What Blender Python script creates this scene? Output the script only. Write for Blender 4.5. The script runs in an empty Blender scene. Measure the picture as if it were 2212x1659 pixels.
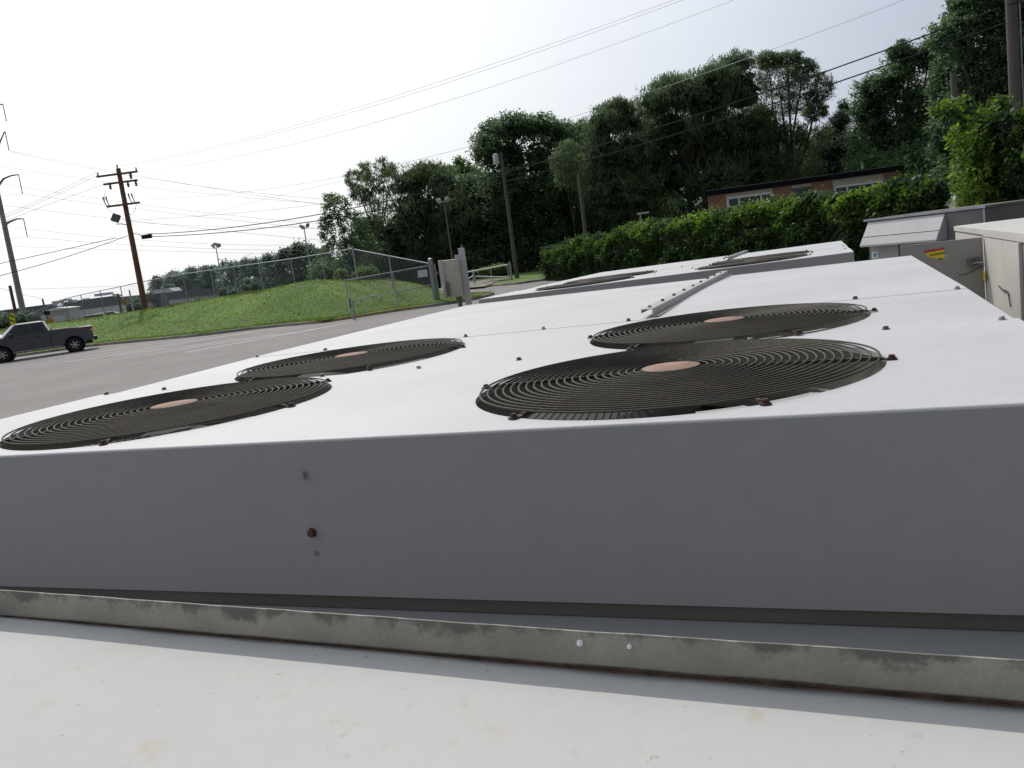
import bpy, bmesh, math, random
import numpy as np
from mathutils import Vector, Matrix
random.seed(7); RNG = np.random.default_rng(11)
sc = bpy.context.scene
COL = sc.collection
R = math.radians

# ------------------------------------------------------------------ camera
F, PITCH, ROLL, EYE = 1843.0, 0.146, 0.1311, 2.1      # focal length in px of a 2212 px wide picture
def ray(px, py):
    X, Y = px - 1106, 829.5 - py
    c, s = math.cos(ROLL), math.sin(ROLL)
    a, b = X * c + Y * s, -X * s + Y * c
    cp, sp = math.cos(PITCH), math.sin(PITCH)
    return Vector((a / F, cp + b / F * sp, -sp + b / F * cp))
def at(px, py, Y):
    r = ray(px, py); return r * (Y / r.y) + Vector((0, 0, EYE))
def atz(px, py, z):
    r = ray(px, py); return r * ((z - EYE) / r.z) + Vector((0, 0, EYE))
SL = 0.0075                                           # the lot rises gently away from the units
def lot(px, py):
    r = ray(px, py); return r * (EYE / (SL * r.y - r.z)) + Vector((0, 0, EYE))
def px2m(n, Y): return n * Y / F

cam = bpy.data.cameras.new('camera'); co = bpy.data.objects.new('camera', cam); COL.objects.link(co)
fwd = Vector((0, math.cos(PITCH), -math.sin(PITCH))); up0 = Vector((0, math.sin(PITCH), math.cos(PITCH))); rt0 = Vector((1, 0, 0))
cr, sr = math.cos(ROLL), math.sin(ROLL)
rt = rt0 * cr - up0 * -sr * -1 if False else None
# image right / up axes in the world, from the same mapping as ray()
right = Vector((cr, 0, 0)) + up0 * -sr
up = Vector((sr, 0, 0)) + up0 * cr
M = Matrix((right, up, -fwd)).transposed().to_4x4(); M.translation = Vector((0, 0, EYE))
co.matrix_world = M
cam.sensor_width = 36; cam.lens = 36 * F / 2212; cam.clip_start = 0.02; cam.clip_end = 6000
sc.camera = co

# ------------------------------------------------------------------ light
SUN_AZ, SUN_EL = R(-20), R(47)                         # azimuth from +Y, negative = left
sd = Vector((math.sin(SUN_AZ) * math.cos(SUN_EL), math.cos(SUN_AZ) * math.cos(SUN_EL), math.sin(SUN_EL)))
L = bpy.data.lights.new('sun', 'SUN'); L.energy = 2.3; L.angle = R(0.6); L.color = (1, 0.96, 0.9)
lo = bpy.data.objects.new('sun', L); COL.objects.link(lo); lo.rotation_euler = sd.to_track_quat('Z', 'Y').to_euler(); lo.location = (0, 0, 50)
w = bpy.data.worlds.new("World"); sc.world = w; w.use_nodes = True
nt = w.node_tree; nt.nodes.clear()
def N(nt, t, **k):
    n = nt.nodes.new(t)
    for a, b in k.items(): setattr(n, a, b)
    return n
out = N(nt, 'ShaderNodeOutputWorld'); bg = N(nt, 'ShaderNodeBackground'); bg.inputs[1].default_value = 0.1
sky = N(nt, 'ShaderNodeTexSky', sky_type='NISHITA', sun_disc=False, sun_elevation=SUN_EL, sun_rotation=SUN_AZ, air_density=1.3, dust_density=4.0, ozone_density=1.2)
tc = N(nt, 'ShaderNodeTexCoord'); dot = N(nt, 'ShaderNodeVectorMath', operation='DOT_PRODUCT'); dot.inputs[1].default_value = Vector((math.sin(R(-38)) * math.cos(R(33)), math.cos(R(-38)) * math.cos(R(33)), math.sin(R(33))))
nt.links.new(tc.outputs['Generated'], dot.inputs[0])
rmp = N(nt, 'ShaderNodeValToRGB'); mr = N(nt, 'ShaderNodeMapRange'); mr.inputs[1].default_value = -1; mr.inputs[2].default_value = 1
nt.links.new(dot.outputs['Value'], mr.inputs[0]); nt.links.new(mr.outputs[0], rmp.inputs[0])
els = rmp.color_ramp.elements
els[0].position = 0.0; els[0].color = (0.13, 0.138, 0.155, 1); els[1].position = 0.96; els[1].color = (1.0, 1.0, 1.0, 1)
for p, c in ((0.45, (0.17, 0.18, 0.20, 1)), (0.62, (0.31, 0.33, 0.37, 1)), (0.74, (0.50, 0.55, 0.65, 1)), (0.84, (0.74, 0.775, 0.835, 1)), (0.90, (0.90, 0.925, 0.95, 1))):
    e = els.new(p); e.color = c
nz = N(nt, 'ShaderNodeTexNoise'); nz.inputs['Scale'].default_value = 2.2; nz.inputs['Detail'].default_value = 4
mp = N(nt, 'ShaderNodeMapping'); mp.inputs['Scale'].default_value = (1, 1, 3.2)
nt.links.new(tc.outputs['Generated'], mp.inputs[0]); nt.links.new(mp.outputs[0], nz.inputs[0])
nm = N(nt, 'ShaderNodeMapRange'); nm.inputs[1].default_value = .3; nm.inputs[2].default_value = .7; nm.inputs[3].default_value = 9.4; nm.inputs[4].default_value = 10.4
nt.links.new(nz.outputs[0], nm.inputs[0])
mul = N(nt, 'ShaderNodeVectorMath', operation='SCALE'); nt.links.new(rmp.outputs[0], mul.inputs[0]); nt.links.new(nm.outputs[0], mul.inputs['Scale'])
ssc = N(nt, 'ShaderNodeVectorMath', operation='SCALE'); ssc.inputs['Scale'].default_value = 0.15; nt.links.new(sky.outputs[0], ssc.inputs[0])
add = N(nt, 'ShaderNodeVectorMath', operation='ADD'); nt.links.new(mul.outputs[0], add.inputs[0]); nt.links.new(ssc.outputs[0], add.inputs[1])
nt.links.new(add.outputs[0], bg.inputs[0]); nt.links.new(bg.outputs[0], out.inputs[0])
sc.view_settings.view_transform = 'Standard'; sc.view_settings.look = 'None'; sc.view_settings.exposure = 0

# ------------------------------------------------------------------ materials
def mat(name, col, rough=.6, var=.12, scale=3., bump=0., metal=0., bscale=None, col2=None, spots=None, spec=.5, detail=5, stretch=None, grime=None):
    """procedural material: base colour broken up by two noises, optional rust spots, optional bump"""
    m = bpy.data.materials.new(name); m.use_nodes = True; t = m.node_tree; b = t.nodes['Principled BSDF']
    b.inputs['Roughness'].default_value = rough; b.inputs['Metallic'].default_value = metal; b.inputs['Specular IOR Level'].default_value = spec
    tx = N(t, 'ShaderNodeTexCoord'); v = tx.outputs['Object']
    if stretch:
        mpn = N(t, 'ShaderNodeMapping'); mpn.inputs['Scale'].default_value = stretch; t.links.new(v, mpn.inputs[0]); v = mpn.outputs[0]
    n1 = N(t, 'ShaderNodeTexNoise'); n1.inputs['Scale'].default_value = scale; n1.inputs['Detail'].default_value = detail; t.links.new(v, n1.inputs[0])
    mx = N(t, 'ShaderNodeMix', data_type='RGBA')
    c = Vector(col); c2 = Vector(col2) if col2 else c * (1 - 2 * var)
    mx.inputs[6].default_value = (*c2, 1); mx.inputs[7].default_value = (*(c * (1 + var * .6) if not col2 else c), 1)
    r0 = N(t, 'ShaderNodeMapRange'); r0.inputs[1].default_value = .32; r0.inputs[2].default_value = .68
    t.links.new(n1.outputs[0], r0.inputs[0]); t.links.new(r0.outputs[0], mx.inputs[0])
    o = mx.outputs[2]
    # fine grain
    n2 = N(t, 'ShaderNodeTexNoise'); n2.inputs['Scale'].default_value = scale * 23; n2.inputs['Detail'].default_value = 3; t.links.new(v, n2.inputs[0])
    mg = N(t, 'ShaderNodeMix', data_type='RGBA', blend_type='MULTIPLY'); mg.inputs[0].default_value = min(1, var * 2.5)
    r2 = N(t, 'ShaderNodeMapRange'); r2.inputs[1].default_value = .25; r2.inputs[2].default_value = .75; r2.inputs[3].default_value = .7; r2.inputs[4].default_value = 1.25
    t.links.new(n2.outputs[0], r2.inputs[0]); t.links.new(o, mg.inputs[6]); t.links.new(r2.outputs[0], mg.inputs[7]); o = mg.outputs[2]
    if spots:
        for (sscale, thr, soft, scol, amt) in spots:
            n3 = N(t, 'ShaderNodeTexNoise'); n3.inputs['Scale'].default_value = sscale; n3.inputs['Detail'].default_value = 6; n3.inputs['Roughness'].default_value = .62
            t.links.new(v, n3.inputs[0])
            r3 = N(t, 'ShaderNodeMapRange'); r3.inputs[1].default_value = thr; r3.inputs[2].default_value = thr + soft; r3.inputs[4].default_value = amt
            t.links.new(n3.outputs[0], r3.inputs[0])
            ms = N(t, 'ShaderNodeMix', data_type='RGBA'); t.links.new(r3.outputs[0], ms.inputs[0]); t.links.new(o, ms.inputs[6]); ms.inputs[7].default_value = (*scol, 1); o = ms.outputs[2]
    if grime:   # (z0, z1, colour, amount): dirt towards z1 in object space, broken by noise
        z0, z1, gc, amt = grime
        sx = N(t, 'ShaderNodeSeparateXYZ'); t.links.new(tx.outputs['Object'], sx.inputs[0])
        ng = N(t, 'ShaderNodeTexNoise'); ng.inputs['Scale'].default_value = 34; ng.inputs['Detail'].default_value = 7; ng.inputs['Roughness'].default_value = .7
        t.links.new(tx.outputs['Object'], ng.inputs[0])
        rg = N(t, 'ShaderNodeMapRange'); rg.inputs[1].default_value = z0; rg.inputs[2].default_value = z1; t.links.new(sx.outputs[2], rg.inputs[0])
        ad = N(t, 'ShaderNodeMath', operation='MULTIPLY_ADD'); nl_ = N(t, 'ShaderNodeTexNoise'); nl_.inputs['Scale'].default_value = 5.5; t.links.new(tx.outputs['Object'], nl_.inputs[0]); nm_ = N(t, 'ShaderNodeMath', operation='MULTIPLY_ADD'); t.links.new(nl_.outputs[0], nm_.inputs[0]); nm_.inputs[1].default_value = .55; t.links.new(ng.outputs[0], nm_.inputs[2]); t.links.new(nm_.outputs[0], ad.inputs[0]); ad.inputs[1].default_value = 2.6; ad.inputs[2].default_value = -2.47
        a2 = N(t, 'ShaderNodeMath', operation='ADD'); t.links.new(rg.outputs[0], a2.inputs[0]); t.links.new(ad.outputs[0], a2.inputs[1])
        r4 = N(t, 'ShaderNodeMapRange'); r4.inputs[1].default_value = .22; r4.inputs[2].default_value = .55; r4.inputs[4].default_value = amt; t.links.new(a2.outputs[0], r4.inputs[0])
        ms = N(t, 'ShaderNodeMix', data_type='RGBA'); t.links.new(r4.outputs[0], ms.inputs[0]); t.links.new(o, ms.inputs[6]); ms.inputs[7].default_value = (*gc, 1); o = ms.outputs[2]
    t.links.new(o, b.inputs['Base Color'])
    if bump:
        bn = N(t, 'ShaderNodeBump'); bn.inputs['Strength'].default_value = bump; bn.inputs['Distance'].default_value = .01
        n4 = N(t, 'ShaderNodeTexNoise'); n4.inputs['Scale'].default_value = bscale or scale * 8; n4.inputs['Detail'].default_value = 6; t.links.new(v, n4.inputs[0])
        t.links.new(n4.outputs[0], bn.inputs['Height']); t.links.new(bn.outputs[0], b.inputs['Normal'])
    return m

def leafmat(name, dark, light, trans=.35, rough=.5, spec=.4):
    m = bpy.data.materials.new(name); m.use_nodes = True; t = m.node_tree; t.nodes.clear()
    o = N(t, 'ShaderNodeOutputMaterial'); b = N(t, 'ShaderNodeBsdfPrincipled'); b.inputs['Roughness'].default_value = rough; b.inputs['Specular IOR Level'].default_value = spec
    a = N(t, 'ShaderNodeAttribute', attribute_name='tint'); mx = N(t, 'ShaderNodeMix', data_type='RGBA')
    mx.inputs[6].default_value = (*dark, 1); mx.inputs[7].default_value = (*light, 1); t.links.new(a.outputs['Fac'], mx.inputs[0])
    tr = N(t, 'ShaderNodeBsdfTranslucent'); ms = N(t, 'ShaderNodeMixShader'); ms.inputs[0].default_value = trans
    h = N(t, 'ShaderNodeHueSaturation'); h.inputs['Saturation'].default_value = 1.15; h.inputs['Value'].default_value = 1.3
    t.links.new(mx.outputs[2], h.inputs['Color']); t.links.new(h.outputs[0], tr.inputs[0])
    t.links.new(mx.outputs[2], b.inputs['Base Color']); t.links.new(b.outputs[0], ms.inputs[1]); t.links.new(tr.outputs[0], ms.inputs[2]); t.links.new(ms.outputs[0], o.inputs[0])
    return m

def meshmat(name, col, s=.055, wdt=.05):
    """woven diamond wire: transparent between the wires"""
    m = bpy.data.materials.new(name); m.use_nodes = True; t = m.node_tree; b = t.nodes['Principled BSDF']
    b.inputs['Base Color'].default_value = (*col, 1); b.inputs['Roughness'].default_value = .5; b.inputs['Metallic'].default_value = .3
    uv = N(t, 'ShaderNodeUVMap'); sx = N(t, 'ShaderNodeSeparateXYZ'); t.links.new(uv.outputs[0], sx.inputs[0])
    res = []
    for op in ('ADD', 'SUBTRACT'):
        a = N(t, 'ShaderNodeMath', operation=op); t.links.new(sx.outputs[0], a.inputs[0]); t.links.new(sx.outputs[1], a.inputs[1])
        d = N(t, 'ShaderNodeMath', operation='DIVIDE'); t.links.new(a.outputs[0], d.inputs[0]); d.inputs[1].default_value = s
        f = N(t, 'ShaderNodeMath', operation='FRACT'); t.links.new(d.outputs[0], f.inputs[0])
        l = N(t, 'ShaderNodeMath', operation='LESS_THAN'); t.links.new(f.outputs[0], l.inputs[0]); l.inputs[1].default_value = wdt
        res.append(l)
    mxx = N(t, 'ShaderNodeMath', operation='MAXIMUM'); t.links.new(res[0].outputs[0], mxx.inputs[0]); t.links.new(res[1].outputs[0], mxx.inputs[1])
    t.links.new(mxx.outputs[0], b.inputs['Alpha'])
    return m

def brickmat(name):
    m = bpy.data.materials.new(name); m.use_nodes = True; t = m.node_tree; b = t.nodes['Principled BSDF']; b.inputs['Roughness'].default_value = .85
    tx = N(t, 'ShaderNodeTexCoord'); mpn = N(t, 'ShaderNodeMapping'); mpn.inputs['Rotation'].default_value = (R(90), 0, 0); t.links.new(tx.outputs['Object'], mpn.inputs[0])
    br = N(t, 'ShaderNodeTexBrick'); br.inputs['Scale'].default_value = 1.0; br.inputs['Brick Width'].default_value = .22; br.inputs['Row Height'].default_value = .075; br.inputs['Mortar Size'].default_value = .006
    br.inputs['Color1'].default_value = (.31, .145, .09, 1); br.inputs['Color2'].default_value = (.46, .24, .15, 1); br.inputs['Mortar'].default_value = (.33, .29, .25, 1)
    t.links.new(mpn.outputs[0], br.inputs[0]); n = N(t, 'ShaderNodeTexNoise'); n.inputs['Scale'].default_value = 2.5; n.inputs['Detail'].default_value = 6; t.links.new(tx.outputs['Object'], n.inputs[0])
    mg = N(t, 'ShaderNodeMix', data_type='RGBA', blend_type='MULTIPLY'); mg.inputs[0].default_value = .35; t.links.new(br.outputs[0], mg.inputs[6]); t.links.new(n.outputs[0], mg.inputs[7])
    t.links.new(mg.outputs[2], b.inputs['Base Color']); return m

MT = {}
MT['top'] = mat('white_painted_steel', (.545, .545, .558), .6, .05, 1.6, .05, bscale=160, spots=[(2.2, .52, .25, (.49, .485, .475), .5), (9, .64, .1, (.46, .44, .41), .5), (45, .70, .05, (.38, .36, .33), .5)])
MT['top_old'] = mat('weathered_white_steel', (.515, .513, .503), .8, .025, 2.5, .03, bscale=110,
                    stretch=(1.0, .8, 1), spots=[(7, .54, .2, (.455, .45, .42), .6), (60, .64, .08, (.42, .40, .37), .55), (110, .67, .04, (.33, .28, .22), .7), (30, .60, .12, (.46, .38, .26), .5), (48, .66, .09, (.42, .28, .17), .6), (36, .715, .04, (.25, .12, .06), .9)])
MT['grey'] = mat('shaded_white_steel', (.372, .367, .366), .6, .035, .7, .06, bscale=170)  # casing white darkened in colour to hold the shade of the upright faces
MT['grey_body'] = mat('beige_painted_steel', (.33, .315, .29), .5, .05, 2, .05, bscale=90)
MT['strip'] = mat('dark_base_rail', (.15, .14, .12), .6, .08, 3)
MT['ledge'] = mat('ledge_steel', (.29, .292, .295), .4, .05, 2)
MT['lip'] = mat('stained_flange', (.335, .315, .27), .6, .12, 14, .15, bscale=90, grime=(1.829, 1.8515, (.10, .098, .088), .85),
                spots=[(35, .69, .03, (.22, .09, .04), .8)])
MT['rustline'] = mat('rusty_seam', (.13, .085, .06), .9, .3, 40, .3)
MT['wire'] = mat('rusty_guard_wire', (.040, .036, .028), .75, .25, 18, .2, col2=(.060, .052, .034), spots=[(25, .60, .1, (.16, .06, .03), .8)])
MT['hub'] = mat('rusty_pink_plate', (.33, .20, .145), .8, .15, 40, .25, spots=[(60, .6, .06, (.22, .09, .06), .8)])
MT['bolt'] = mat('rusty_bolt', (.11, .045, .035), .8, .3, 60, .3)
MT['screw'] = mat('dull_screw', (.16, .13, .13), .6, .25, 80, .1, metal=.4)
MT['zinc'] = mat('zinc_screw', (.36, .37, .38), .4, .1, 80, metal=.7)
MT['alu'] = mat('bare_aluminium', (.62, .64, .66), .35, .08, 30, metal=.5)
MT['cream'] = mat('cream_shroud', (.33, .325, .27), .5, .05, 5)
MT['blade'] = mat('fan_blade_metal', (.075, .078, .075), .7, .1, 9, spec=.2)
MT['channel'] = mat('channel_paint', (.43, .42, .40), .6, .06, 8)
MT['black'] = mat('dark_interior', (.012, .012, .013), .8, .1, 5)
MT['asphalt'] = mat('faded_asphalt', (.235, .222, .215), .9, .07, .35, .5, bscale=18, detail=8, spots=[(.8, .58, .12, (.18, .172, .165), .6), (3.1, .66, .05, (.11, .108, .105), .55), (.22, .50, .25, (.26, .25, .243), .6)])
MT['paint_line'] = mat('worn_white_paint', (.74, .73, .71), .8, .1, 5, spots=[(5, .55, .1, (.25, .24, .23), .7)])
MT['concrete'] = mat('old_concrete', (.33, .30, .26), .9, .12, 1.5, .4, spots=[(3, .55, .1, (.12, .11, .09), .7)])
MT['yellow'] = mat('worn_yellow_paint', (.42, .33, .12), .8, .15, 5, spots=[(6, .5, .1, (.25, .22, .18), .8)])
MT['grass'] = mat('mown_grass', (.14, .225, .036), .95, .3, .35, .9, bscale=6, col2=(.058, .118, .022), detail=9, spots=[(.4, .56, .1, (.17, .15, .08), .6), (5, .62, .08, (.13, .19, .04), .5)])
MT['soil'] = mat('earth', (.10, .095, .05), .95, .2, .2, .4)
MT['gravel'] = mat('gravel_drive', (.27, .25, .22), .95, .12, 2, .5)
MT['galv'] = mat('galvanised_steel', (.36, .39, .42), .45, .1, 6, metal=.45)
MT['tower'] = mat('galvanised_tower_steel', (.38, .37, .35), .6, .1, 1.5)
MT['mesh'] = meshmat('chain_link_wire', (.36, .39, .42))
MT['wood'] = mat('weathered_pole_wood', (.13, .115, .10), .9, .2, 6, .4, stretch=(6, 6, .5))
MT['woodred'] = mat('creosoted_pole_wood', (.22, .11, .085), .9, .2, 6, .4, stretch=(6, 6, .5))
MT['cable'] = mat('black_cable', (.022, .024, .026), .95, .1, 4)
MT['cond'] = mat('aluminium_conductor', (.7, .74, .78), .5, .05, 4)
MT['porcelain'] = mat('dark_insulator', (.10, .10, .11), .3, .1, 8)
MT['greybox'] = mat('grey_enamel', (.50, .53, .55), .45, .05, 4)
MT['agedbox'] = mat('aged_cream_enamel', (.50, .48, .41), .55, .07, 12, .1, spots=[(30, .66, .05, (.2, .13, .08), .8)])
MT['bark'] = mat('bark', (.06, .05, .042), .95, .25, 4, .6, stretch=(3, 3, .6))
MT['barklight'] = mat('pale_bark', (.13, .11, .09), .95, .25, 4, .6, stretch=(3, 3, .6))
MT['brick'] = brickmat('red_brick')
MT['roofdark'] = mat('dark_shingles', (.012, .012, .014), 1, .15, 4, .3, spec=.05)
MT['beige'] = mat('beige_siding', (.56, .52, .44), .8, .05, 3)
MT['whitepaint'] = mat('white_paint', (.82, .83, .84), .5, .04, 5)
MT['glass'] = mat('dark_window_glass', (.035, .05, .055), .08, .1, 2, spec=.9)
MT['block'] = mat('painted_block_wall', (.72, .71, .75), .85, .06, .4)  # wall grey raised in colour as if seen through haze
MT['fascia'] = mat('dark_metal_fascia', (.15, .16, .185), .6, .12, .5)  # dark fascia lightened in its colour to include distance haze
MT['carpaint'] = mat('dark_grey_car_paint', (.085, .09, .105), .28, .05, 3, metal=.45, spec=.8)
MT['carglass'] = mat('car_glass', (.02, .022, .026), .06, .1, 2, spec=.9)
MT['screenglass'] = mat('sky_lit_windscreen', (.36, .41, .43), .12, .1, 2, spec=.9)
MT['rubber'] = mat('tyre_rubber', (.02, .02, .021), .85, .1, 10)
MT['rim'] = mat('alloy_rim', (.50, .50, .50), .3, .08, 10, metal=.8)
MT['plastic'] = mat('black_plastic', (.02, .02, .022), .6, .1, 6)
MT['red'] = mat('red_lens', (.42, .02, .02), .25, .08, 6)
MT['chrome'] = mat('bright_trim', (.65, .66, .68), .2, .05, 6, metal=.8)
MT['orange'] = mat('orange_sheeting', (.62, .22, .05), .6, .06, 8)
MT['signyellow'] = mat('yellow_sheeting', (.78, .64, .03), .5, .06, 8)
MT['signred'] = mat('red_sheeting', (.50, .05, .05), .5, .06, 8)
MT['signwhite'] = mat('white_sheeting', (.62, .65, .70), .5, .04, 8)
MT['teal'] = mat('teal_print', (.05, .25, .28), .5, .05, 8)
MT['lgrey'] = mat('light_grey_steel', (.50, .48, .495), .5, .04, 2, .05, bscale=70)
MT['mgrey'] = mat('mid_grey_steel', (.135, .135, .135), .55, .08, 3)
MT['rtutop'] = mat('rtu_lid_steel', (.66, .64, .60), .45, .05, 2, .05)
MT['rtudark'] = mat('weathered_lid', (.16, .145, .13), .8, .15, 6, .2)
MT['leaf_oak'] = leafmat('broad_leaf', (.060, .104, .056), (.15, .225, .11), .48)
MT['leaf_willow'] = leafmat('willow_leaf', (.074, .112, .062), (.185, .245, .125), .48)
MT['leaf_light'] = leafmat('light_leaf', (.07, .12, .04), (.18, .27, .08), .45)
MT['leaf_far'] = leafmat('hazy_distant_leaf', (.19, .25, .24), (.30, .37, .32), .4)  # pale bluish leaf colour holds the distance haze
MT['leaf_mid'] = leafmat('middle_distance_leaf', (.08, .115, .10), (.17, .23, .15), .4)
MT['leaf_pine'] = leafmat('pine_needle', (.032, .048, .038), (.08, .11, .075), .35)
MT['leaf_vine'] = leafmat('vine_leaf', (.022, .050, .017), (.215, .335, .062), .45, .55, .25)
MT['leaf_grass'] = leafmat('grass_blade', (.12, .20, .032), (.17, .265, .048), .5)
MT['leaf_weed'] = leafmat('weed_blade', (.06, .085, .03), (.20, .18, .09), .35)
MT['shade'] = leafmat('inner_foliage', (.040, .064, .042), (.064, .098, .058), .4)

# ------------------------------------------------------------------ object helpers
OFF = {}
def tag(o, label=None, cat=None, group=None, kind=None):
    if label: o['label'] = label
    if cat: o['category'] = cat
    if group: o['group'] = group
    if kind: o['kind'] = kind
    return o
def thing(name, label, cat, loc=(0, 0, 0), rot=None, group=None):
    o = bpy.data.objects.new(name, None); COL.objects.link(o); o.location = loc; o.empty_display_size = .1
    if rot is not None: o.rotation_euler = rot
    OFF[o.name] = Vector((0, 0, 0)) if rot is not None else Vector(loc)
    return tag(o, label, cat, group)

class MB:
    def __init__(s): s.v = []; s.f = []; s.uv = None
    def add(s, vs, fs):
        n = len(s.v); s.v += [Vector(p) for p in vs]; s.f += [[i + n for i in f] for f in fs]; return s
    def box(s, lo_, hi, mtx=None):
        x0, y0, z0 = lo_; x1, y1, z1 = hi
        vs = [(x0, y0, z0), (x1, y0, z0), (x1, y1, z0), (x0, y1, z0), (x0, y0, z1), (x1, y0, z1), (x1, y1, z1), (x0, y1, z1)]
        if mtx is not None: vs = [mtx @ Vector(v) for v in vs]
        return s.add(vs, [(0, 3, 2, 1), (4, 5, 6, 7), (0, 1, 5, 4), (1, 2, 6, 5), (2, 3, 7, 6), (3, 0, 4, 7)])
    def bevbox(s, lo_, hi, b=.004, mtx=None):
        bm = bmesh.new(); bmesh.ops.create_cube(bm, size=1)
        for v in bm.verts: v.co = Vector([lo_[i] + (v.co[i] + .5) * (hi[i] - lo_[i]) for i in range(3)])
        bmesh.ops.bevel(bm, geom=bm.edges[:], offset=b, segments=2, affect='EDGES', profile=.5)
        vs = [mtx @ v.co if mtx is not None else v.co.copy() for v in bm.verts]; bm.verts.index_update()
        s.add(vs, [[v.index for v in f.verts] for f in bm.faces]); bm.free(); return s
    def tube(s, pts, r, n=8, cap=True):
        pts = [Vector(p) for p in pts]; rs = r if isinstance(r, (list, tuple)) else [r] * len(pts)
        rings = []; prev = None
        for i, p in enumerate(pts):
            d = (pts[min(i + 1, len(pts) - 1)] - pts[max(i - 1, 0)]).normalized()
            if prev is None: a = d.orthogonal().normalized()
            else:
                a = prev - d * prev.dot(d); a = a.normalized() if a.length > 1e-6 else d.orthogonal().normalized()
            prev = a; b = d.cross(a)
            rings.append([p + (a * math.cos(2 * math.pi * k / n) + b * math.sin(2 * math.pi * k / n)) * rs[i] for k in range(n)])
        vs = [q for g in rings for q in g]; fs = []
        for i in range(len(pts) - 1):
            for k in range(n): fs.append((i * n + k, i * n + (k + 1) % n, (i + 1) * n + (k + 1) % n, (i + 1) * n + k))
        if cap: fs += [tuple(range(n))[::-1], tuple((len(pts) - 1) * n + k for k in range(n))]
        return s.add(vs, fs)
    def lathe(s, prof, n=24, mtx=None, cap=True):
        vs = []; fs = []
        for (r, z) in prof:
            for k in range(n):
                v = Vector((r * math.cos(2 * math.pi * k / n), r * math.sin(2 * math.pi * k / n), z)); vs.append(mtx @ v if mtx is not None else v)
        for i in range(len(prof) - 1):
            for k in range(n): fs.append((i * n + k, i * n + (k + 1) % n, (i + 1) * n + (k + 1) % n, (i + 1) * n + k))
        if cap: fs += [tuple(range(n))[::-1], tuple((len(prof) - 1) * n + k for k in range(n))]
        return s.add(vs, fs)
    def prism(s, poly, a, b):
        """poly: list of 3D points, extruded from offset a to offset b (vectors)"""
        n = len(poly); vs = [Vector(p) + Vector(a) for p in poly] + [Vector(p) + Vector(b) for p in poly]
        return s.add(vs, [list(range(n))[::-1], list(range(n, 2 * n))] + [(i, (i + 1) % n, (i + 1) % n + n, i + n) for i in range(n)])
    def quad(s, a, b, c, d): return s.add([a, b, c, d], [(0, 1, 2, 3)])
    def build(s, name, m, parent=None, origin=None, smooth=False, bevel=0, uv=None):
        me = bpy.data.meshes.new(name)
        off = OFF.get(parent.name, Vector((0, 0, 0))) if parent else Vector(origin or (0, 0, 0))
        me.from_pydata([tuple(v - off) for v in s.v], [], s.f); me.materials.append(m)
        if uv:
            ul = me.uv_layers.new(name='UVMap'); k = 0
            for f in s.f:
                for vi in f: ul.data[k].uv = uv[vi]; k += 1
        bm = bmesh.new(); bm.from_mesh(me); bmesh.ops.recalc_face_normals(bm, faces=bm.faces[:])
        bm.to_mesh(me); bm.free()
        if smooth:
            me.shade_smooth()
            try: me.set_sharp_from_angle(angle=R(40))
            except Exception: pass
        o = bpy.data.objects.new(name, me); COL.objects.link(o)
        if parent: o.parent = parent; OFF[o.name] = off
        else: o.location = off; OFF[o.name] = off
        if bevel:
            md = o.modifiers.new('bevel', 'BEVEL'); md.width = bevel; md.segments = 2; md.limit_method = 'ANGLE'
        return o
def copy_tree(o, parent=None):
    c = o.copy(); COL.objects.link(c)
    if parent: c.parent = parent
    OFF[c.name] = OFF.get(o.name, Vector((0, 0, 0)))
    for ch in [x for x in bpy.data.objects if x.parent == o]: copy_tree(ch, c)
    return c

# ================================================================== CONDENSING UNITS
U0, U1, V0, V1, VA, VB, FDX, FDY = -2.055, .698, -.439, 3.605, .459, 1.296, 1.303, .880
TOP = 1.82; GR = .396
TH = -.3829
def hole_panel(mb, u0, u1, v0, v1, cx, cy, r, z, n=72):
    angs = [2 * math.pi * k / n for k in range(n)] + [math.atan2(b - cy, a - cx) % (2 * math.pi) for a in (u0, u1) for b in (v0, v1)]
    angs = sorted(angs); P = []; Q = []
    for a in angs:
        c, s_ = math.cos(a), math.sin(a); P.append((cx + r * c, cy + r * s_, z))
        t = min([((u1 if c > 0 else u0) - cx) / c if abs(c) > 1e-9 else 9e9, ((v1 if s_ > 0 else v0) - cy) / s_ if abs(s_) > 1e-9 else 9e9])
        Q.append((cx + t * c, cy + t * s_, z))
    m = len(angs); mb.add(P + Q, [(i, (i + 1) % m, m + (i + 1) % m, m + i) for i in range(m)])
    # rolled edge of the opening
    mb.add(P + [(x, y, z - .012) for x, y, _ in P], [(i, m + i, m + (i + 1) % m, (i + 1) % m) for i in range(m)])
def screw_mb(p, r=.0065, h=.0055):
    m = MB(); x, y, z = p
    m.lathe([(r * 1.45, 0), (r * 1.45, .0015), (r * 1.1, .002)], 12, Matrix.Translation((x, y, z)))
    a = random.random(); m.lathe([(r, .0015), (r, .0015 + h), (r * .85, .0025 + h)], 6, Matrix.Translation((x, y, z)) @ Matrix.Rotation(a, 4, 'Z')); return m
GUARD_ANG = [0, 60, 120, 180, 239, 301]
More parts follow.
